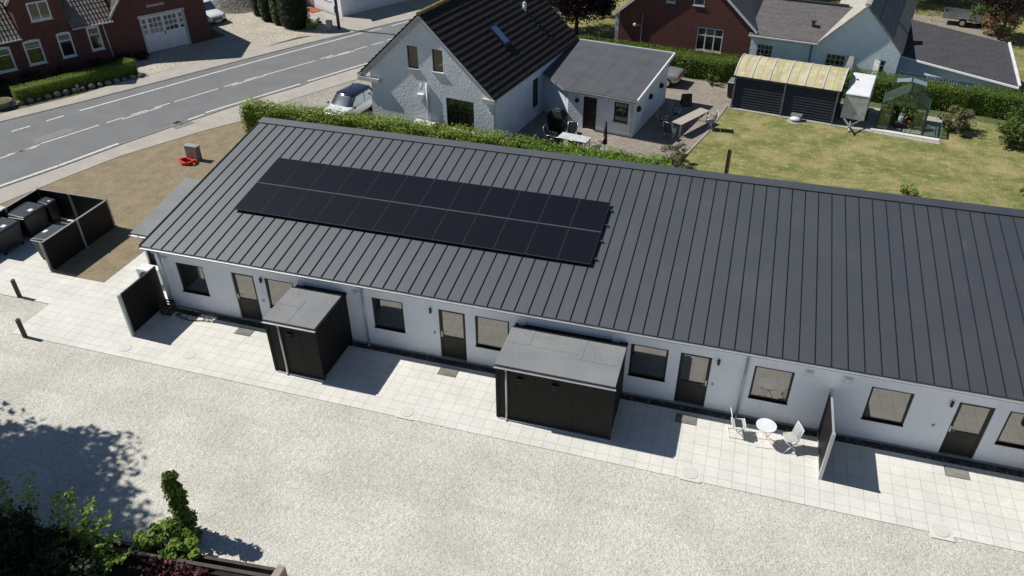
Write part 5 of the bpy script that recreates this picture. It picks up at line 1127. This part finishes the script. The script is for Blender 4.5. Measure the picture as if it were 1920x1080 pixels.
# ================================================================== CARS
def car(name, label, loc, rz, L, W, H, hood, bodym, roofm, kind='hatch', plate=True):
    t = thing(name, label, 'car', loc, rz, frame='L')
    hl = L/2; zb = H*.60
    st = [(-hl, .80, .36, zb*.82), (-hl+.12, .93, .24, zb*.98), (-hl+.6, 1, .2, zb*1.0), (-hl*.2, 1, .2, zb*1.0), (hl-hood, 1, .2, zb*.98), (hl-hood*.45, .98, .2, zb*.90), (hl-.22, .90, .22, zb*.80), (hl-.04, .76, .30, zb*.62)]
    n = 12; vs = []; fs = []
    for (x, k, z0, z1) in st:
        w = W/2*k
        prof = [(-w*.86, z0), (-w, z0+.14), (-w, z0+(z1-z0)*.55), (-w*.95, z1-.06), (-w*.80, z1), (-w*.3, z1+.03), (w*.3, z1+.03), (w*.80, z1), (w*.95, z1-.06), (w, z0+(z1-z0)*.55), (w, z0+.14), (w*.86, z0)]
        vs += [(x, y, z) for y, z in prof]
    for i in range(len(st)-1):
        for j in range(n): fs.append((i*n+j, i*n+(j+1) % n, (i+1)*n+(j+1) % n, (i+1)*n+j))
    fs += [tuple(range(n))[::-1], tuple((len(st)-1)*n+j for j in range(n))]
    b = MB(); b.add([v for v in vs], [f[::-1] for f in fs]); o = b.build('body', bodym, t, True)
    s = o.modifiers.new('sub', 'SUBSURF'); s.levels = 2; s.render_levels = 2
    rb = -hl+(.10 if kind == 'hatch' else .95); rtp = -hl+(.45 if kind == 'hatch' else 1.5); fb = hl-hood-.02; ft = fb-.62
    w1, w2 = W/2*.90, W/2*.74; z0, z1 = zb*.96, H-.05
    def ring(mb_, lev):
        n = 28; vs = []; fs = []
        for (xa_, xb_, hw2, z, pw) in lev:
            cx, hx = (xa_+xb_)/2, (xb_-xa_)/2
            for i in range(n):
                a_ = 2*PI*i/n; c_, s_ = math.cos(a_), math.sin(a_)
                vs.append((cx+hx*math.copysign(abs(c_)**pw, c_), hw2*math.copysign(abs(s_)**pw, s_), z))
        for j in range(len(lev)-1):
            for i in range(n): fs.append((j*n+i, j*n+(i+1) % n, (j+1)*n+(i+1) % n, (j+1)*n+i))
        fs.append(tuple((len(lev)-1)*n+i for i in range(n))); mb_.add(vs, fs)
    lv = lambda k, pw=.45: (rb+(rtp-rb)*k**1.3, fb+(ft-fb)*k**.9, w1+(w2-w1)*k**1.2, z0+(z1-z0)*k, pw)
    b = MB(); ring(b, [lv(0), lv(.25), lv(.5), lv(.75), lv(1)]); b.build('windows', 'car_glass', t, True)
    b = MB(); o_ = .035; ring(b, [(rtp-.10, ft+.09, w2+o_, z1-.045, .45), (rtp-.08, ft+.06, w2+o_, z1-.01, .45), (rtp+.02, ft-.06, w2-.04, H-.03, .5), (rtp+.25, ft-.3, w2-.25, H, .6)]); b.build('roof', roofm, t, True)
    for s in (-1, 1):
        for (pa_, pb_, wa_, wb2) in (((rb+.20, s*(w1-.06), z0+.02), (rtp+.14, s*(w2-.04), z1), .12, .05), ((fb-.20, s*(w1-.06), z0+.02), (ft-.10, s*(w2-.04), z1), .05, .05), (((fb+rb)/2, s*(w1-.012), z0+.02), ((ft+rtp)/2, s*(w2+.0), z1), .07, .03)):
            b = MB(); b.bar(pa_, pb_, wa_, wb2); b.build('pillar', roofm, t)
    for s in (-1, 1):
        b = MB(); b.ell((hl-.24, s*W*.36, zb*.72), (.14, .12, .10), 10, 7); b.build('headlight', 'lamp_clear', t, True)
        b = MB(); b.ell((-hl+.08, s*W*.38, zb*.78), (.09, .14, .10), 10, 7); b.build('tail_light', 'lamp_red', t, True)
        b = MB(); b.ell((fb-.15, s*(W/2+.08), zb+.02), (.07, .11, .07), 8, 6); b.build('mirror', roofm, t, True)
        for x in (-hl+.72, hl-.72):
            b = MB(); b.tube((x, s*(W/2-.20), .3), (x, s*(W/2-.01), .3), .30, 20); wh_ = b.build('wheel', 'rubber', t); b = MB(); b.tube((x, s*(W/2-.015), .3), (x, s*(W/2+.004), .3), .19, 14); b.build('rim', 'alu', wh_)
    b = MB(); b.box(hl-.08, hl+.005, -W*.22, W*.22, zb*.42, zb*.62); b.build('grille', 'car_black', t, bevel=.02)
    b = MB(); b.box(hl-.03, hl+.02, -.25, .25, zb*.28, zb*.40); b.build('licence_plate', 'white', t); return t
car('parked_car', 'small white hatchback with black roof parked left of the gabled house', B2W(-24.25, 14.95, .02), RB-PI/2, 3.75, 1.70, 1.40, .98, 'car_white', 'car_black')
car('parked_car', 'silver car whose rear shows behind the low annex', B2W(-10.75, 27.9, .02), RB+PI, 4.5, 1.78, 1.42, 1.2, 'car_silver', 'car_silver', 'sedan')
nb = (.86, -.51)
car('parked_car', 'white car whose front shows behind the brick garage corner', (-40.95, 33.25, .03), math.atan2(-.45, .89), 4.4, 1.8, 1.42, 1.2, 'car_white', 'car_white', 'sedan')

# ================================================================== BRICK BUILDING WITH GARAGE (left)
uL = (.5096, .8604); nL = (.8604, -.5096); fr = Fr((-39.86, 25.0), uL, nL)
bb = thing('brick_building', 'dark red brick house with pantile roof and a white double garage door', 'house', (-41, 24, 0))
gw = [(-3.42, -2.62, .98, 2.46), (-5.28, -4.42, .92, 2.44), (-7.30, -6.27, .9, 2.36), (-9.1, -8.05, .85, 2.28), (-6.36, -5.12, 3.46, 4.58), (.13, 3.06, .0, 2.42)]
b = MB(); wall(b, fr, -16, 4.72, gw, top=[(-16, 2.72), (-7.22, 2.72), (-7.21, 4.9), (-5.78, 6.5), (-4.36, 4.9), (-4.35, 2.72), (-1.75, 2.72), (1.45, 6.55), (4.72, 3.40)], depth=.12)
q = [fr.p(4.72, 0), fr.p(4.72, 0, -9), fr.p(4.72, 3.4, -9), fr.p(4.72, 3.4)]; b.quad(*q)
b.quad(fr.p(-7.21, 2.7), fr.p(-7.21, 4.9), fr.p(-7.21, 4.9, -2.2), fr.p(-7.21, 2.7, -.1)); b.quad(fr.p(-4.36, 2.7), fr.p(-4.36, 2.7, -.1), fr.p(-4.36, 4.9, -2.2), fr.p(-4.36, 4.9))
b.quad(fr.p(4.72, 0, -9), fr.p(-16, 0, -9), fr.p(-16, 2.7, -9), fr.p(4.72, 2.7, -9)); b.build('wall', 'brick', bb)
for h in gw[:4]:
    o = window(bb, fr, h, 'white', 'pane_dark', .10, .0, hb=(.68,), sill=.06, barw=.06)
    s = MB(); w_ = h[1]-h[0]
    for i in range(8):
        a, c = h[0]+w_*i/8, h[0]+w_*(i+1)/8; za, zc = .07*math.sin(PI*i/8), .07*math.sin(PI*(i+1)/8)
        s.hexa([fr.p(a, h[3]-.02, .03), fr.p(c, h[3]-.02, .03), fr.p(c, h[3]-.02, -.05), fr.p(a, h[3]-.02, -.05), fr.p(a, h[3]+za, .03), fr.p(c, h[3]+zc, .03), fr.p(c, h[3]+zc, -.05), fr.p(a, h[3]+za, -.05)])
    s.build('arch_head', 'white', o)
window(bb, fr, gw[4], 'white', 'pane_dark', .09, .0, vb=(.5,), sill=.05, barw=.07)
dr = MB(); fr.box(dr, .14, 3.05, .0, 2.40, -.11, -.07)
fr.box(dr, .14, .52, 0, 2.4, -.07, -.05); fr.box(dr, 2.67, 3.05, 0, 2.4, -.07, -.05)
for a in (.56, 1.62):
    fr.box(dr, a, a+1.0, .05, 1.18, -.07, -.055)
    for i in range(4): fr.box(dr, a+.04, a+.96, .1+.27*i, .33+.27*i, -.055, -.045)
dr = dr.build('garage_door', 'white', bb)
for a, nc in ((.20, 1), (.64, 3), (1.70, 3), (2.74, 1)):
    for i in range(nc):
        for j in range(3):
            g = MB(); u = a+.31*i; z = 1.28+.35*j; fr.box(g, u, u+.235, z, z+.28, -.069, -.048); g.build('pane', 'pane_dark', dr)
g = MB(); fr.box(g, 1.56, 1.62, 1.05, 1.25, -.06, -.02); g.build('handle', 'trim_dark', dr)
g = MB(); fr.box(g, -.05, 3.2, 2.42, 2.56, -.02, .08); fr.box(g, .02, .125, 0, 2.42, -.02, .03); fr.box(g, 3.065, 3.16, 0, 2.42, -.02, .03); g.build('door_trim', 'white_dirty', bb)
g = MB(); fr.box(g, .75, 1.95, 3.0, 3.16, 0, .03); g.build('wall_sign', 'rail_grey', bb)
g = MB(); g.path([fr.p(-2.45, 2.70, .33), fr.p(-2.35, 2.45, .06), fr.p(-2.25, .3, .06)], .045, 8); g.build('downpipe', 'white_dirty', bb, True)
def corr(mb, p0, uu, ss, lu, ls, pitch=.22, amp=.035, u0f=None):
    """corrugated tile sheet; rows run up the slope; u0f trims the start of each row by height"""
    p0 = Vector(p0); uu = Vector(uu).normalized(); ss = Vector(ss).normalized(); nn = uu.cross(ss).normalized()
    if nn.z < 0: nn = -nn
    nu = max(2, int(lu/pitch*6)); nsg = max(2, int(ls/.36))
    for j in range(nsg):
        s0, s1 = ls*j/nsg, ls*(j+1)/nsg+.03
        a0 = u0f(s0/ls) if u0f else (0, lu); a1 = u0f(s1/ls) if u0f else (0, lu)
        row = []
        for i in range(nu+1):
            k = i/nu; ua = a0[0]+(a0[1]-a0[0])*k; ub = a1[0]+(a1[1]-a1[0])*k
            o = amp*math.sin(2*PI*ua/pitch); o2 = amp*math.sin(2*PI*ub/pitch)
            row.append((p0+uu*ua+ss*s0+nn*(o+.05), p0+uu*ub+ss*s1+nn*(o2+.02)))
        for (a, c), (a2, c2) in zip(row[:-1], row[1:]): mb.quad(a, a2, c2, c)
D = 4.3; H2_ = 6.75; back = (-nL[0]*D, -nL[1]*D, H2_-2.66); ls = math.sqrt(D*D+(H2_-2.66)**2)
b = MB(); U3 = (uL[0], uL[1], 0)
corr(b, fr.p(-16, 2.66, .3), U3, back, 16-7.25, ls); corr(b, fr.p(-4.32, 2.66, .3), U3, back, 2.6, ls, u0f=lambda k: (0-0*k, 2.62+.4*k))
b.build('roof', 'pantile', bb)
b = MB(); b.slab([fr.p(-16, 2.62, .28), fr.p(-7.24, 2.62, .28), fr.p(-7.24, H2_-.04, -D+.3), fr.p(-16, H2_-.04, -D+.3)], .06); b.slab([fr.p(-4.33, 2.62, .28), fr.p(-1.78, 2.62, .28), fr.p(1.3, H2_-.04, -D+.3), fr.p(-4.33, H2_-.04, -D+.3)], .06)
b.slab([fr.p(-16, H2_-.04, -D+.3), fr.p(1.3, H2_-.04, -D+.3), fr.p(1.3, 2.7, -9), fr.p(-16, 2.7, -9)], .06); b.build('roof_underlay', 'bark', bb)
b = MB(); S1 = Vector(fr.p(1.45, 6.62))-Vector(fr.p(-1.95, 2.62)); corr(b, fr.p(-1.95, 2.62, .12), (-nL[0], -nL[1], 0), S1, 9.3, S1.length)
S2 = Vector(fr.p(1.45, 6.62))-Vector(fr.p(5.0, 3.2)); corr(b, fr.p(5.0, 3.2, .12), (-nL[0], -nL[1], 0), S2, 9.3, S2.length); o = b.build('garage_roof', 'pantile', bb)
b = MB(); S = Vector(fr.p(-5.78, 6.6))-Vector(fr.p(-7.45, 4.72)); corr(b, fr.p(-7.45, 4.72, .15), (-nL[0], -nL[1], 0), S, 3.5, S.length); S = Vector(fr.p(-5.78, 6.6))-Vector(fr.p(-4.12, 4.72)); corr(b, fr.p(-4.12, 4.72, .15), (-nL[0], -nL[1], 0), S, 3.5, S.length); b.build('dormer_roof', 'pantile', bb)
b = MB()
for a, c in ((-16, -7.28), (-4.3, -1.72)): b.bar(fr.p(a, 2.64, .36), fr.p(c, 2.64, .36), .1, .08)
b.build('gutter', 'white_dirty', bb)
b = MB(); b.bar(fr.p(-7.5, 4.66, .18), fr.p(-5.78, 6.62, .18), .05, .14); b.bar(fr.p(-4.06, 4.66, .18), fr.p(-5.78, 6.62, .18), .05, .14); b.build('bargeboard', 'white_dirty', bb)
b = MB(); b.bar(fr.p(-1.95, 2.66, .14), fr.p(1.45, 6.66, .14), .05, .12); b.bar(fr.p(5.0, 3.24, .14), fr.p(1.45, 6.66, .14), .05, .12); b.build('verge_trim', 'white_dirty', bb)

hp0, hp1 = gp(36, 197), gp(262, 141)
def lerp2(a, b_, k): return (a[0]+(b_[0]-a[0])*k, a[1]+(b_[1]-a[1])*k)
nn_ = (-.86, .51)
hc = [(p[0]+nn_[0]*.42, p[1]+nn_[1]*.42) for p in (hp0, lerp2(hp0, hp1, .5), lerp2(hp0, hp1, .8), hp1)]
hedge('street_hedge', 'clipped bright green hedge along the far side of the road', hc, .85, .92, L_HEDGE_Y, 700, .05, .03, hfun=lambda q: .90+.14*math.exp(-((q-.93)/.1)**2*2), core='hedge_core', clip=2.2)
sa, sb = gp(-4, 206), gp(272, 143)
for i in range(17):
    k = (i+.5)/17; x, y = lerp2(sa, sb, k); r = random.uniform(.15, .27)
    b = MB(); b.ell((x, y, r*.5), (r, r*random.uniform(.7, 1), r*.75), 9, 6, .10)
    solo('field_stone', b, 'stone', 'rounded field stone at the foot of the street hedge, number %s from the left' % (['one', 'two', 'three', 'four', 'five', 'six', 'seven', 'eight', 'nine', 'ten', 'eleven', 'twelve', 'thirteen', 'fourteen', 'fifteen', 'sixteen', 'seventeen'][i]), 'stone', 'field stones edging the street hedge', True)
t = thing('plant_pot', 'round stone planter with soil beside the left end of the street hedge', 'planter', (*gp(6, 202), .03))
x, y = gp(6, 202); b = MB(); b.tube((x, y, .03), (x, y, .38), .42, 18, .55); b.tube((x, y, .38), (x, y, .44), .60, 18, .60); b.build('bowl', 'stone', t); b = MB(); b.tube((x, y, .44), (x, y, .46), .5, 18); b.build('soil', 'ground', t)
b = MB(); x, y = gp(148, 172); b.box(x-.05, x+.05, y-.05, y+.05, .02, .42); solo('marker_post', b, 'concrete', 'tiny pale marker post among the field stones before the street hedge', 'post')
for i, (u, r, h, lab) in enumerate(((-9.6, .9, .9, 'dark shrub below the leftmost ground floor window of the brick house'), (-7.6, .8, .8, 'dark shrub below the wide window of the brick house'), (-5.6, .9, .7, 'dark shrub under the middle window of the brick house'), (-3.8, .8, .7, 'dark shrub under the window left of the brick house downpipe'), (-2.0, .7, .7, 'dark shrub at the foot of the brick house downpipe'), (-.7, .6, .5, 'dark low shrub just left of the white garage door'))):
    p = fr.p(u, 0, .9); shrub('shrub', lab, 'shrub', (p[0], p[1]), r, h, L_DARK, 18, 60, .12, 'shrubs under the brick house windows')

# ================================================================== FAR LEFT BACKGROUND
def mound():
    b = MB(); n = 26; m = 12; cx, cy = -40.6, 37.6; vs = [(cx, cy, 1.75)]; fs = []
    for j in range(1, m+1):
        for i in range(n):
            a = 2*PI*i/n; r = j/m; R2 = 3.1*(1+.12*math.sin(3*a+1)+.08*math.sin(5*a)); z = 1.75*(math.cos(r*PI)/2+.5)**.8+.12*math.sin(7*a+j)*math.sin(j*1.3)*(1-r)
            vs.append((cx+R2*r*math.cos(a), cy+R2*r*math.sin(a)*.9, max(0, z)))
    for i in range(n): fs.append((0, 1+i, 1+(i+1) % n))
    for j in range(m-1):
        for i in range(n): fs.append((1+j*n+i, 1+(j+1)*n+i, 1+(j+1)*n+(i+1) % n, 1+j*n+(i+1) % n))
    b.add(vs, fs); solo('gravel_heap', b, 'sand_pile', 'grey heap of soil and gravel behind the forecourt', 'heap', smooth=True)
mound()
def topiary(px, r, h, lm, label, name='topiary_tree'):
    x, y = gp(*px); t = thing(name, label, 'tree', (x, y, 0), group='tall clipped evergreens beside the forecourt')
    b = MB(); b.tube((x, y, 0), (x, y, h*.8), .08, 8, .04); b.build('trunk', 'bark', t)
    n = int(2600*r*h/2); z = RNG.uniform(.02, 1, n); a = RNG.uniform(0, 2*PI, n); prof = np.minimum(1, np.sqrt(np.clip((1-z)*3.2, 0, 1)))*(0.86+.14*np.sin(z*5)); k = RNG.uniform(.88, 1.04, n)
    P = np.stack([x+r*prof*k*np.cos(a), y+r*prof*k*np.sin(a), z*h], 1); o = np.stack([np.cos(a), np.sin(a), np.full(n, .2)], 1)
    b = MB(); m = 14; vs = []; fs = []
    for j in range(9):
        zz = j/8*.97; pr = min(1, math.sqrt(max(0, (1-zz)*3.2)))*(0.86+.14*math.sin(zz*5))*.86
        for i in range(m): vs.append((x+r*pr*math.cos(2*PI*i/m), y+r*pr*math.sin(2*PI*i/m), zz*h))
    for j in range(8):
        for i in range(m): fs.append((j*m+i, j*m+(i+1) % m, (j+1)*m+(i+1) % m, (j+1)*m+i))
    b.add(vs, fs); b.build('branches', 'twig', t); leaf_mesh('crown', P, .10, lm, t, out=o)
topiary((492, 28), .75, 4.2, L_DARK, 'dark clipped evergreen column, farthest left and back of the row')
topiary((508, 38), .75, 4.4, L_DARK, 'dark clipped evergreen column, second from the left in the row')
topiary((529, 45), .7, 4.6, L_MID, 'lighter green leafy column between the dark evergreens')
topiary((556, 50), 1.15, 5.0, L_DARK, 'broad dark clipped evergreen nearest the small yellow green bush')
shrub('bush', 'small yellow green round bush at the foot of the broad evergreen', 'bush', gp(590, 54), .75, .85, L_HEDGE_Y, 30, 60, .08)
b = MB(); x, y = gp(619, 58); b.box(x-.2, x+.2, y-.14, y+.14, 0, .72); b.box(x-.22, x+.22, y-.16, y+.16, .722, .76); solo('utility_box', b, 'concrete', 'small grey utility box next to the street pole', 'box')
t = thing('utility_pole', 'grey wooden utility pole at the far kerb', 'pole', (*gp(636, 55), 0)); x, y = gp(636, 55)
b = MB(); b.tube((x, y, 0), (x, y, 8.5), .12, 10, .08); b.build('pole', 'wood_post', t); b = MB(); b.box(x-.16, x-.1, y-.1, y+.1, 1.2, 1.7); b.build('notice_plate', 'rail_grey', t)
wc, wr, wl = (-30.86, 36.77), (-29.24, 39.72), (-33.9, 38.4)
wh_ = thing('white_house', 'white rendered house at the far side of the road, top of the view', 'house', (-32, 40, 0))
d1 = (.4813, .8765); d2 = (-.8765, .4813); fa_ = Fr(wc, d1, (.8765, -.4813)); fb_ = Fr((wc[0]+d2[0]*8, wc[1]+d2[1]*8), (-d2[0], -d2[1]), (-d1[0], -d1[1]))
b = MB(); wall(b, fa_, 0, 11, [(1.3, 2.5, 1.0, 2.3), (5.2, 6.4, 1.0, 2.3)], z1=3.2); wall(b, fb_, 0, 8, [(3.2, 4.1, 0, 2.1), (5.6, 6.6, 1, 2.2)], z1=3.2)
b.quad((wc[0]+d2[0]*8, wc[1]+d2[1]*8, 0), (wc[0]+d2[0]*8+d1[0]*11, wc[1]+d2[1]*8+d1[1]*11, 0), (wc[0]+d2[0]*8+d1[0]*11, wc[1]+d2[1]*8+d1[1]*11, 3.2), (wc[0]+d2[0]*8, wc[1]+d2[1]*8, 3.2))
b.build('wall', 'render_white', wh_)
for f_, h in ((fa_, (1.3, 2.5, 1.0, 2.3)), (fa_, (5.2, 6.4, 1.0, 2.3)), (fb_, (5.6, 6.6, 1, 2.2))): window(wh_, f_, h, 'white', 'pane_dark', .08, .03, vb=(.5,), hb=(.6,), sill=.05)
b = MB(); fb_.box(b, 3.202, 4.098, .01, 2.098, -.1, -.04); b.build('door', mat('pinkish_door', (.35, .25, .25), .6), wh_)
def wp(a, c, z): return (wc[0]+d1[0]*a+d2[0]*c, wc[1]+d1[1]*a+d2[1]*c, z)
b = MB(); b.slab([wp(-.3, -.4, 3.1), wp(11.3, -.4, 3.1), wp(11.3, 4, 6), wp(-.3, 4, 6)], .12); b.slab([wp(-.3, 4, 6), wp(11.3, 4, 6), wp(11.3, 8.4, 3.1), wp(-.3, 8.4, 3.1)], .12); b.build('roof', 'pantile', wh_)
b = MB(); b.quad(wp(0, 0, 3.2), wp(0, 8, 3.2), wp(0, 4, 5.9)); b.build('gable', 'render_white', wh_)
sheet('far_forecourt', [wp(-.1, .3, 0)[:2], wp(11, .3, 0)[:2], wp(11, -3.2, 0)[:2], wp(3, -3.4, 0)[:2], wp(-3, -3.2, 0)[:2], wp(-3.2, 1, 0)[:2]], .026, 'sidewalk')
sheet('terrace', [wp(-.2, .3, 0)[:2], wp(-.2, 5.5, 0)[:2], wp(-3.2, 4.5, 0)[:2], wp(-3.6, -.8, 0)[:2], wp(-.3, -1.2, 0)[:2]], .032, 'path')
b = MB(); b.box(-.7, .7, -.45, .45, 0, .03); o = b.build('door_mat', mat('red_mat', (.42, .09, .05), .9), None, off=(0, 0, 0)); o.location = wp(-.7, 3.2, .035); o.rotation_euler = (0, 0, math.atan2(d2[1], d2[0])); tag(o, 'orange red doormat on the terrace before the white house', 'doormat')
shrub('shrub', 'dark shrub beside the terrace of the far white house', 'shrub', wp(-.9, 6.2, 0)[:2], .9, 2.2, L_DARK, 30, 70, .14)

# trees behind
tree('copper_beech', 'dark purple leaved tree between the tiled roof and the brick house', 'tree', (-12.2, 37.4), 6.5, 3.1, 2.4, L_PURPLE, 190, 150, .18, .16, ctr_z=3.7)
tree('purple_tree', 'dark purple leaved tree at the upper right corner', 'tree', (17.14, 44.18), 6.5, 2.5, 2.1, L_PURPLE, 80, 120, .16, .11, ctr_z=4.0)
for i, (x, y, h, r, lab) in enumerate(((3.5, 52, 9, 3.4, 'large dark tree behind the white gable roof'), (9.0, 54, 10, 3.8, 'large dark tree behind the grey trailer, left one'), (14.5, 54.5, 10, 3.8, 'large dark tree right behind the grey trailer'), (20.5, 53, 9, 3.6, 'large dark tree behind the purple tree'), (26.5, 50, 9, 3.4, 'large dark tree beyond the upper right corner'), (-3, 50, 9, 3.2, 'large dark tree behind the grey felt wing'))):
    tree('broadleaf_tree', lab, 'tree', (x, y), h, r, 3.0, L_DARK if i != 1 else L_MID, 90, 110, .24, .22, 'large trees along the upper edge', ctr_z=h*.40, limbs=7)
for i, (x, y, lab) in enumerate(((-44.5, 42.5, 'dark tree behind the gravel heap, left one'), (-38.5, 43.5, 'dark tree behind the gravel heap, right one'), (-20, 47, 'dark tree beyond the tiled roof at the top edge'))):
    tree('broadleaf_tree', lab, 'tree', (x, y), 8, 3.2, 2.8, L_DARK, 70, 100, .24, .2, 'dark trees at the upper left edge', ctr_z=3.4)
shrub('bush', 'pinkish brown flowering bush beside the purple tree', 'bush', gp(1868, 66), 1.5, 1.7, L_PINK, 50, 70, .14)
shrub('bush', 'yellow green bush left of the pinkish flowering bush', 'bush', gp(1838, 50), 1.3, 1.9, L_MID, 40, 70, .14)
shrub('bush', 'dark bush in front of the left gate of the neighbour lawn', 'bush', gp(1130, 30), 1.0, 1.2, L_DARK, 26, 60, .12)
t = thing('utility_trailer', 'grey open utility trailer parked under the trees at the upper right', 'trailer', (*gp(1800, 46), .02), math.radians(-12), frame='L')
b = MB(); b.box(-1.3, 1.3, -.65, .65, .45, .5)
for y in (-.65, .62): b.box(-1.3, 1.3, y, y+.03, .5, .95)
for x in (-1.3, 1.27): b.box(x, x+.03, -.62, .62, .5, .95)
b.build('body', 'rail_grey', t); b = MB(); b.bar((-1.3, 0, .45), (-2.3, 0, .45), .08, .08); b.bar((-2.0, 0, .0), (-2.0, 0, .5), .05, .05); b.build('drawbar', 'alu', t)
for y in (-.82, .70): b = MB(); b.tube((.1, y, .3), (.1, y+.12, .3), .3, 16); w_ = b.build('wheel', 'rubber', t); b = MB(); b.tube((.1, y-.004, .3), (.1, y+.124, .3), .17, 12); b.build('rim', 'alu', w_)
b = MB(); b.box(-.3, .5, -.84, -.68, .62, .66); b.build('mudguard', 'alu', t)

# ================================================================== FOREGROUND PLANTING (lower left)
sheet('planting_bed', [(-40, -30), (-40, -10.9), (-22, -10.45), (-9.3, -9.25), (-9.0, -30)], .012, 'bed_soil')
t = thing('timber_edging', 'dark timber edging beams along the planting bed', 'edging', (-14, -9.8, 0))
b = MB(); b.bar((-24, -10.72, .16), (-9.3, -9.28, .16), .09, .30); b.build('beam', 'sleeper', t); b = MB(); b.bar((-24, -11.0, .36), (-9.25, -9.55, .36), .10, .07); b.build('top_rail', 'sleeper', t)
b = MB(); b.box(-9.32, -9.12, -9.62, -9.2, 0, .42); b.build('end_post', mat('pale_timber', (.40, .33, .28), .8), t)
def foliage_mass(name, label, cat, groups, lm, ls, stems, group=None, out=1.0):
    g0 = groups[0]; t = thing(name, label, cat, (g0[0][0], g0[0][1], 0), group=group)
    b = MB()
    for (x, y, h, tx, ty) in stems:
        if (x, y) != tuple(stems[0][:2]): b.tube((stems[0][0], stems[0][1], .03), (x, y, .03), .03, 5)
        m_ = (x+(tx-x)*.45, y+(ty-y)*.45, h*.55); b.tube((x, y, 0), m_, .035, 6, .022); b.tube(m_, (tx, ty, h), .022, 6, .006)
    b.build('stem', 'bark', t)
    P = []; Dd = []
    for c, r, nc, per in groups: p, d = clumps(c, r, nc, per, .33, .9); P.append(p); Dd.append(d)
    P = np.concatenate(P); Dd = np.concatenate(Dd); k = P[:, 2] > .03; leaf_mesh('foliage', P[k], ls, lm, t, out=Dd[k]*out, aspect=.6); return t
# shaded mass at the corner
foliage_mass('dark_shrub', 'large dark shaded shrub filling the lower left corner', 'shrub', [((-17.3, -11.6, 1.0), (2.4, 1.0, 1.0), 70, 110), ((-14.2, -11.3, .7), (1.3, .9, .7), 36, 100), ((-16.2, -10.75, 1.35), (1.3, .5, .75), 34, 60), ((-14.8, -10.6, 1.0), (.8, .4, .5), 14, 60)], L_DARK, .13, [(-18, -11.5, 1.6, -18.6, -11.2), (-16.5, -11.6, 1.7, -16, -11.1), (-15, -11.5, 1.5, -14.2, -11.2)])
# rising shoots, half lit
st = []; P = []; t = thing('leafy_shrub', 'bright green leafy shrub with long shoots in front of the gravel', 'shrub', (-14.5, -10.6, 0)); b = MB()
sh = [((-14.6, -10.7), (-14.35, -9.9, 2.35)), ((-14.4, -10.7), (-13.75, -9.9, 2.2)), ((-14.4, -10.7), (-13.3, -10.0, 1.9)), ((-14.2, -10.8), (-12.95, -10.1, 1.5)), ((-14.8, -10.7), (-14.9, -9.9, 2.0)), ((-14.5, -10.7), (-14.0, -10.1, 1.6)), ((-14.3, -10.7), (-13.4, -10.3, 1.2)), ((-15.2, -10.9), (-15.6, -9.95, 2.6)), ((-14.1, -10.9), (-12.7, -10.35, 1.05)), ((-15.4, -10.9), (-16.4, -10.1, 2.3))]
for (a, e) in sh:
    A = Vector((*a, 0.05)); E_ = Vector(e); m_ = A.lerp(E_, .5)+Vector((0, 0, .15)); b.tube(A, m_, .016, 6, .011); b.tube(m_, E_, .011, 5, .003)
    for i in range(105):
        k = .3+.7*i/105; q_ = A.lerp(m_, k*2) if k < .5 else m_.lerp(E_, k*2-1); s = .20*(1.1-k*.75)
        P.append((q_.x+random.gauss(0, s), q_.y+random.gauss(0, s), q_.z+random.gauss(0, s*.5)))
b.ell((-14.5, -10.75, .06), (.9, .2, .06), 8, 4); b.build('stem', 'bark', t); P = np.array(P); leaf_mesh('foliage', P[P[:, 2] > .1], .135, L_BRIGHT, t, up_bias=.5, aspect=.6)
# ivy column
ix, iy = gp(357, 1003); t = thing('ivy_post', 'upright post completely covered with ivy beside the gravel', 'ivy column', (ix, iy, 0))
b = MB(); b.tube((ix, iy, 0), (ix, iy, 2.3), .09, 8, .06); b.build('post', 'bark', t)
n = 2600; z = RNG.uniform(0, 2.45, n); a = RNG.uniform(0, 2*PI, n); r = (.22+.03*np.sin(z*3)+.06*np.cos(z*7+a*2)+.05*np.sin(z*17+a))*RNG.uniform(.35, 1.05, n)*np.clip((2.6-z)*2.2, .35, 1)
leaf_mesh('foliage', np.stack([ix+r*np.cos(a), iy+r*np.sin(a), z], 1), .10, L_HEDGE, t, out=np.stack([np.cos(a), np.sin(a), np.full(n, .3)], 1), aspect=.85)
foliage_mass('bush', 'mid green bush wrapped round the foot of the ivy column', 'bush', [((ix-.15, iy-.55, .42), (.75, .5, .36), 26, 70), ((ix-.75, iy-.6, .35), (.5, .4, .3), 12, 60), ((ix+.45, iy-.75, .35), (.4, .35, .25), 10, 60)], L_BRIGHT, .12, [(ix, iy-.6, .7, ix+.3, iy-.4), (ix-.3, iy-.6, .6, ix-.7, iy-.5)])
rx, ry = gp(345, 1078); foliage_mass('red_shrub', 'low dark red leaved shrub at the lower border', 'shrub', [((rx, ry-.35, .25), (1.1, .45, .22), 30, 80), ((rx+1.0, ry-.25, .2), (.6, .35, .16), 12, 60)], L_RED, .10, [(rx, ry-.2, .5, rx+.4, ry), (rx, ry-.2, .5, rx-.5, ry)])
# tall trees outside the left border that shade the yard
tree('maple_tree', 'tall tree beyond the left border casting the shadow on the gravel', 'tree', (-27.2, -11.0), 13, 4.3, 3.4, L_MID, 230, 200, .28, .25, 'shade trees beyond the left border', ctr_z=9.6, limbs=9)
tree('maple_tree', 'second tree beyond the lower left border shading the planting bed', 'tree', (-22.6, -14.6), 11, 3.5, 2.6, L_MID, 110, 160, .25, .2, 'shade trees beyond the left border', ctr_z=8.8, limbs=8)
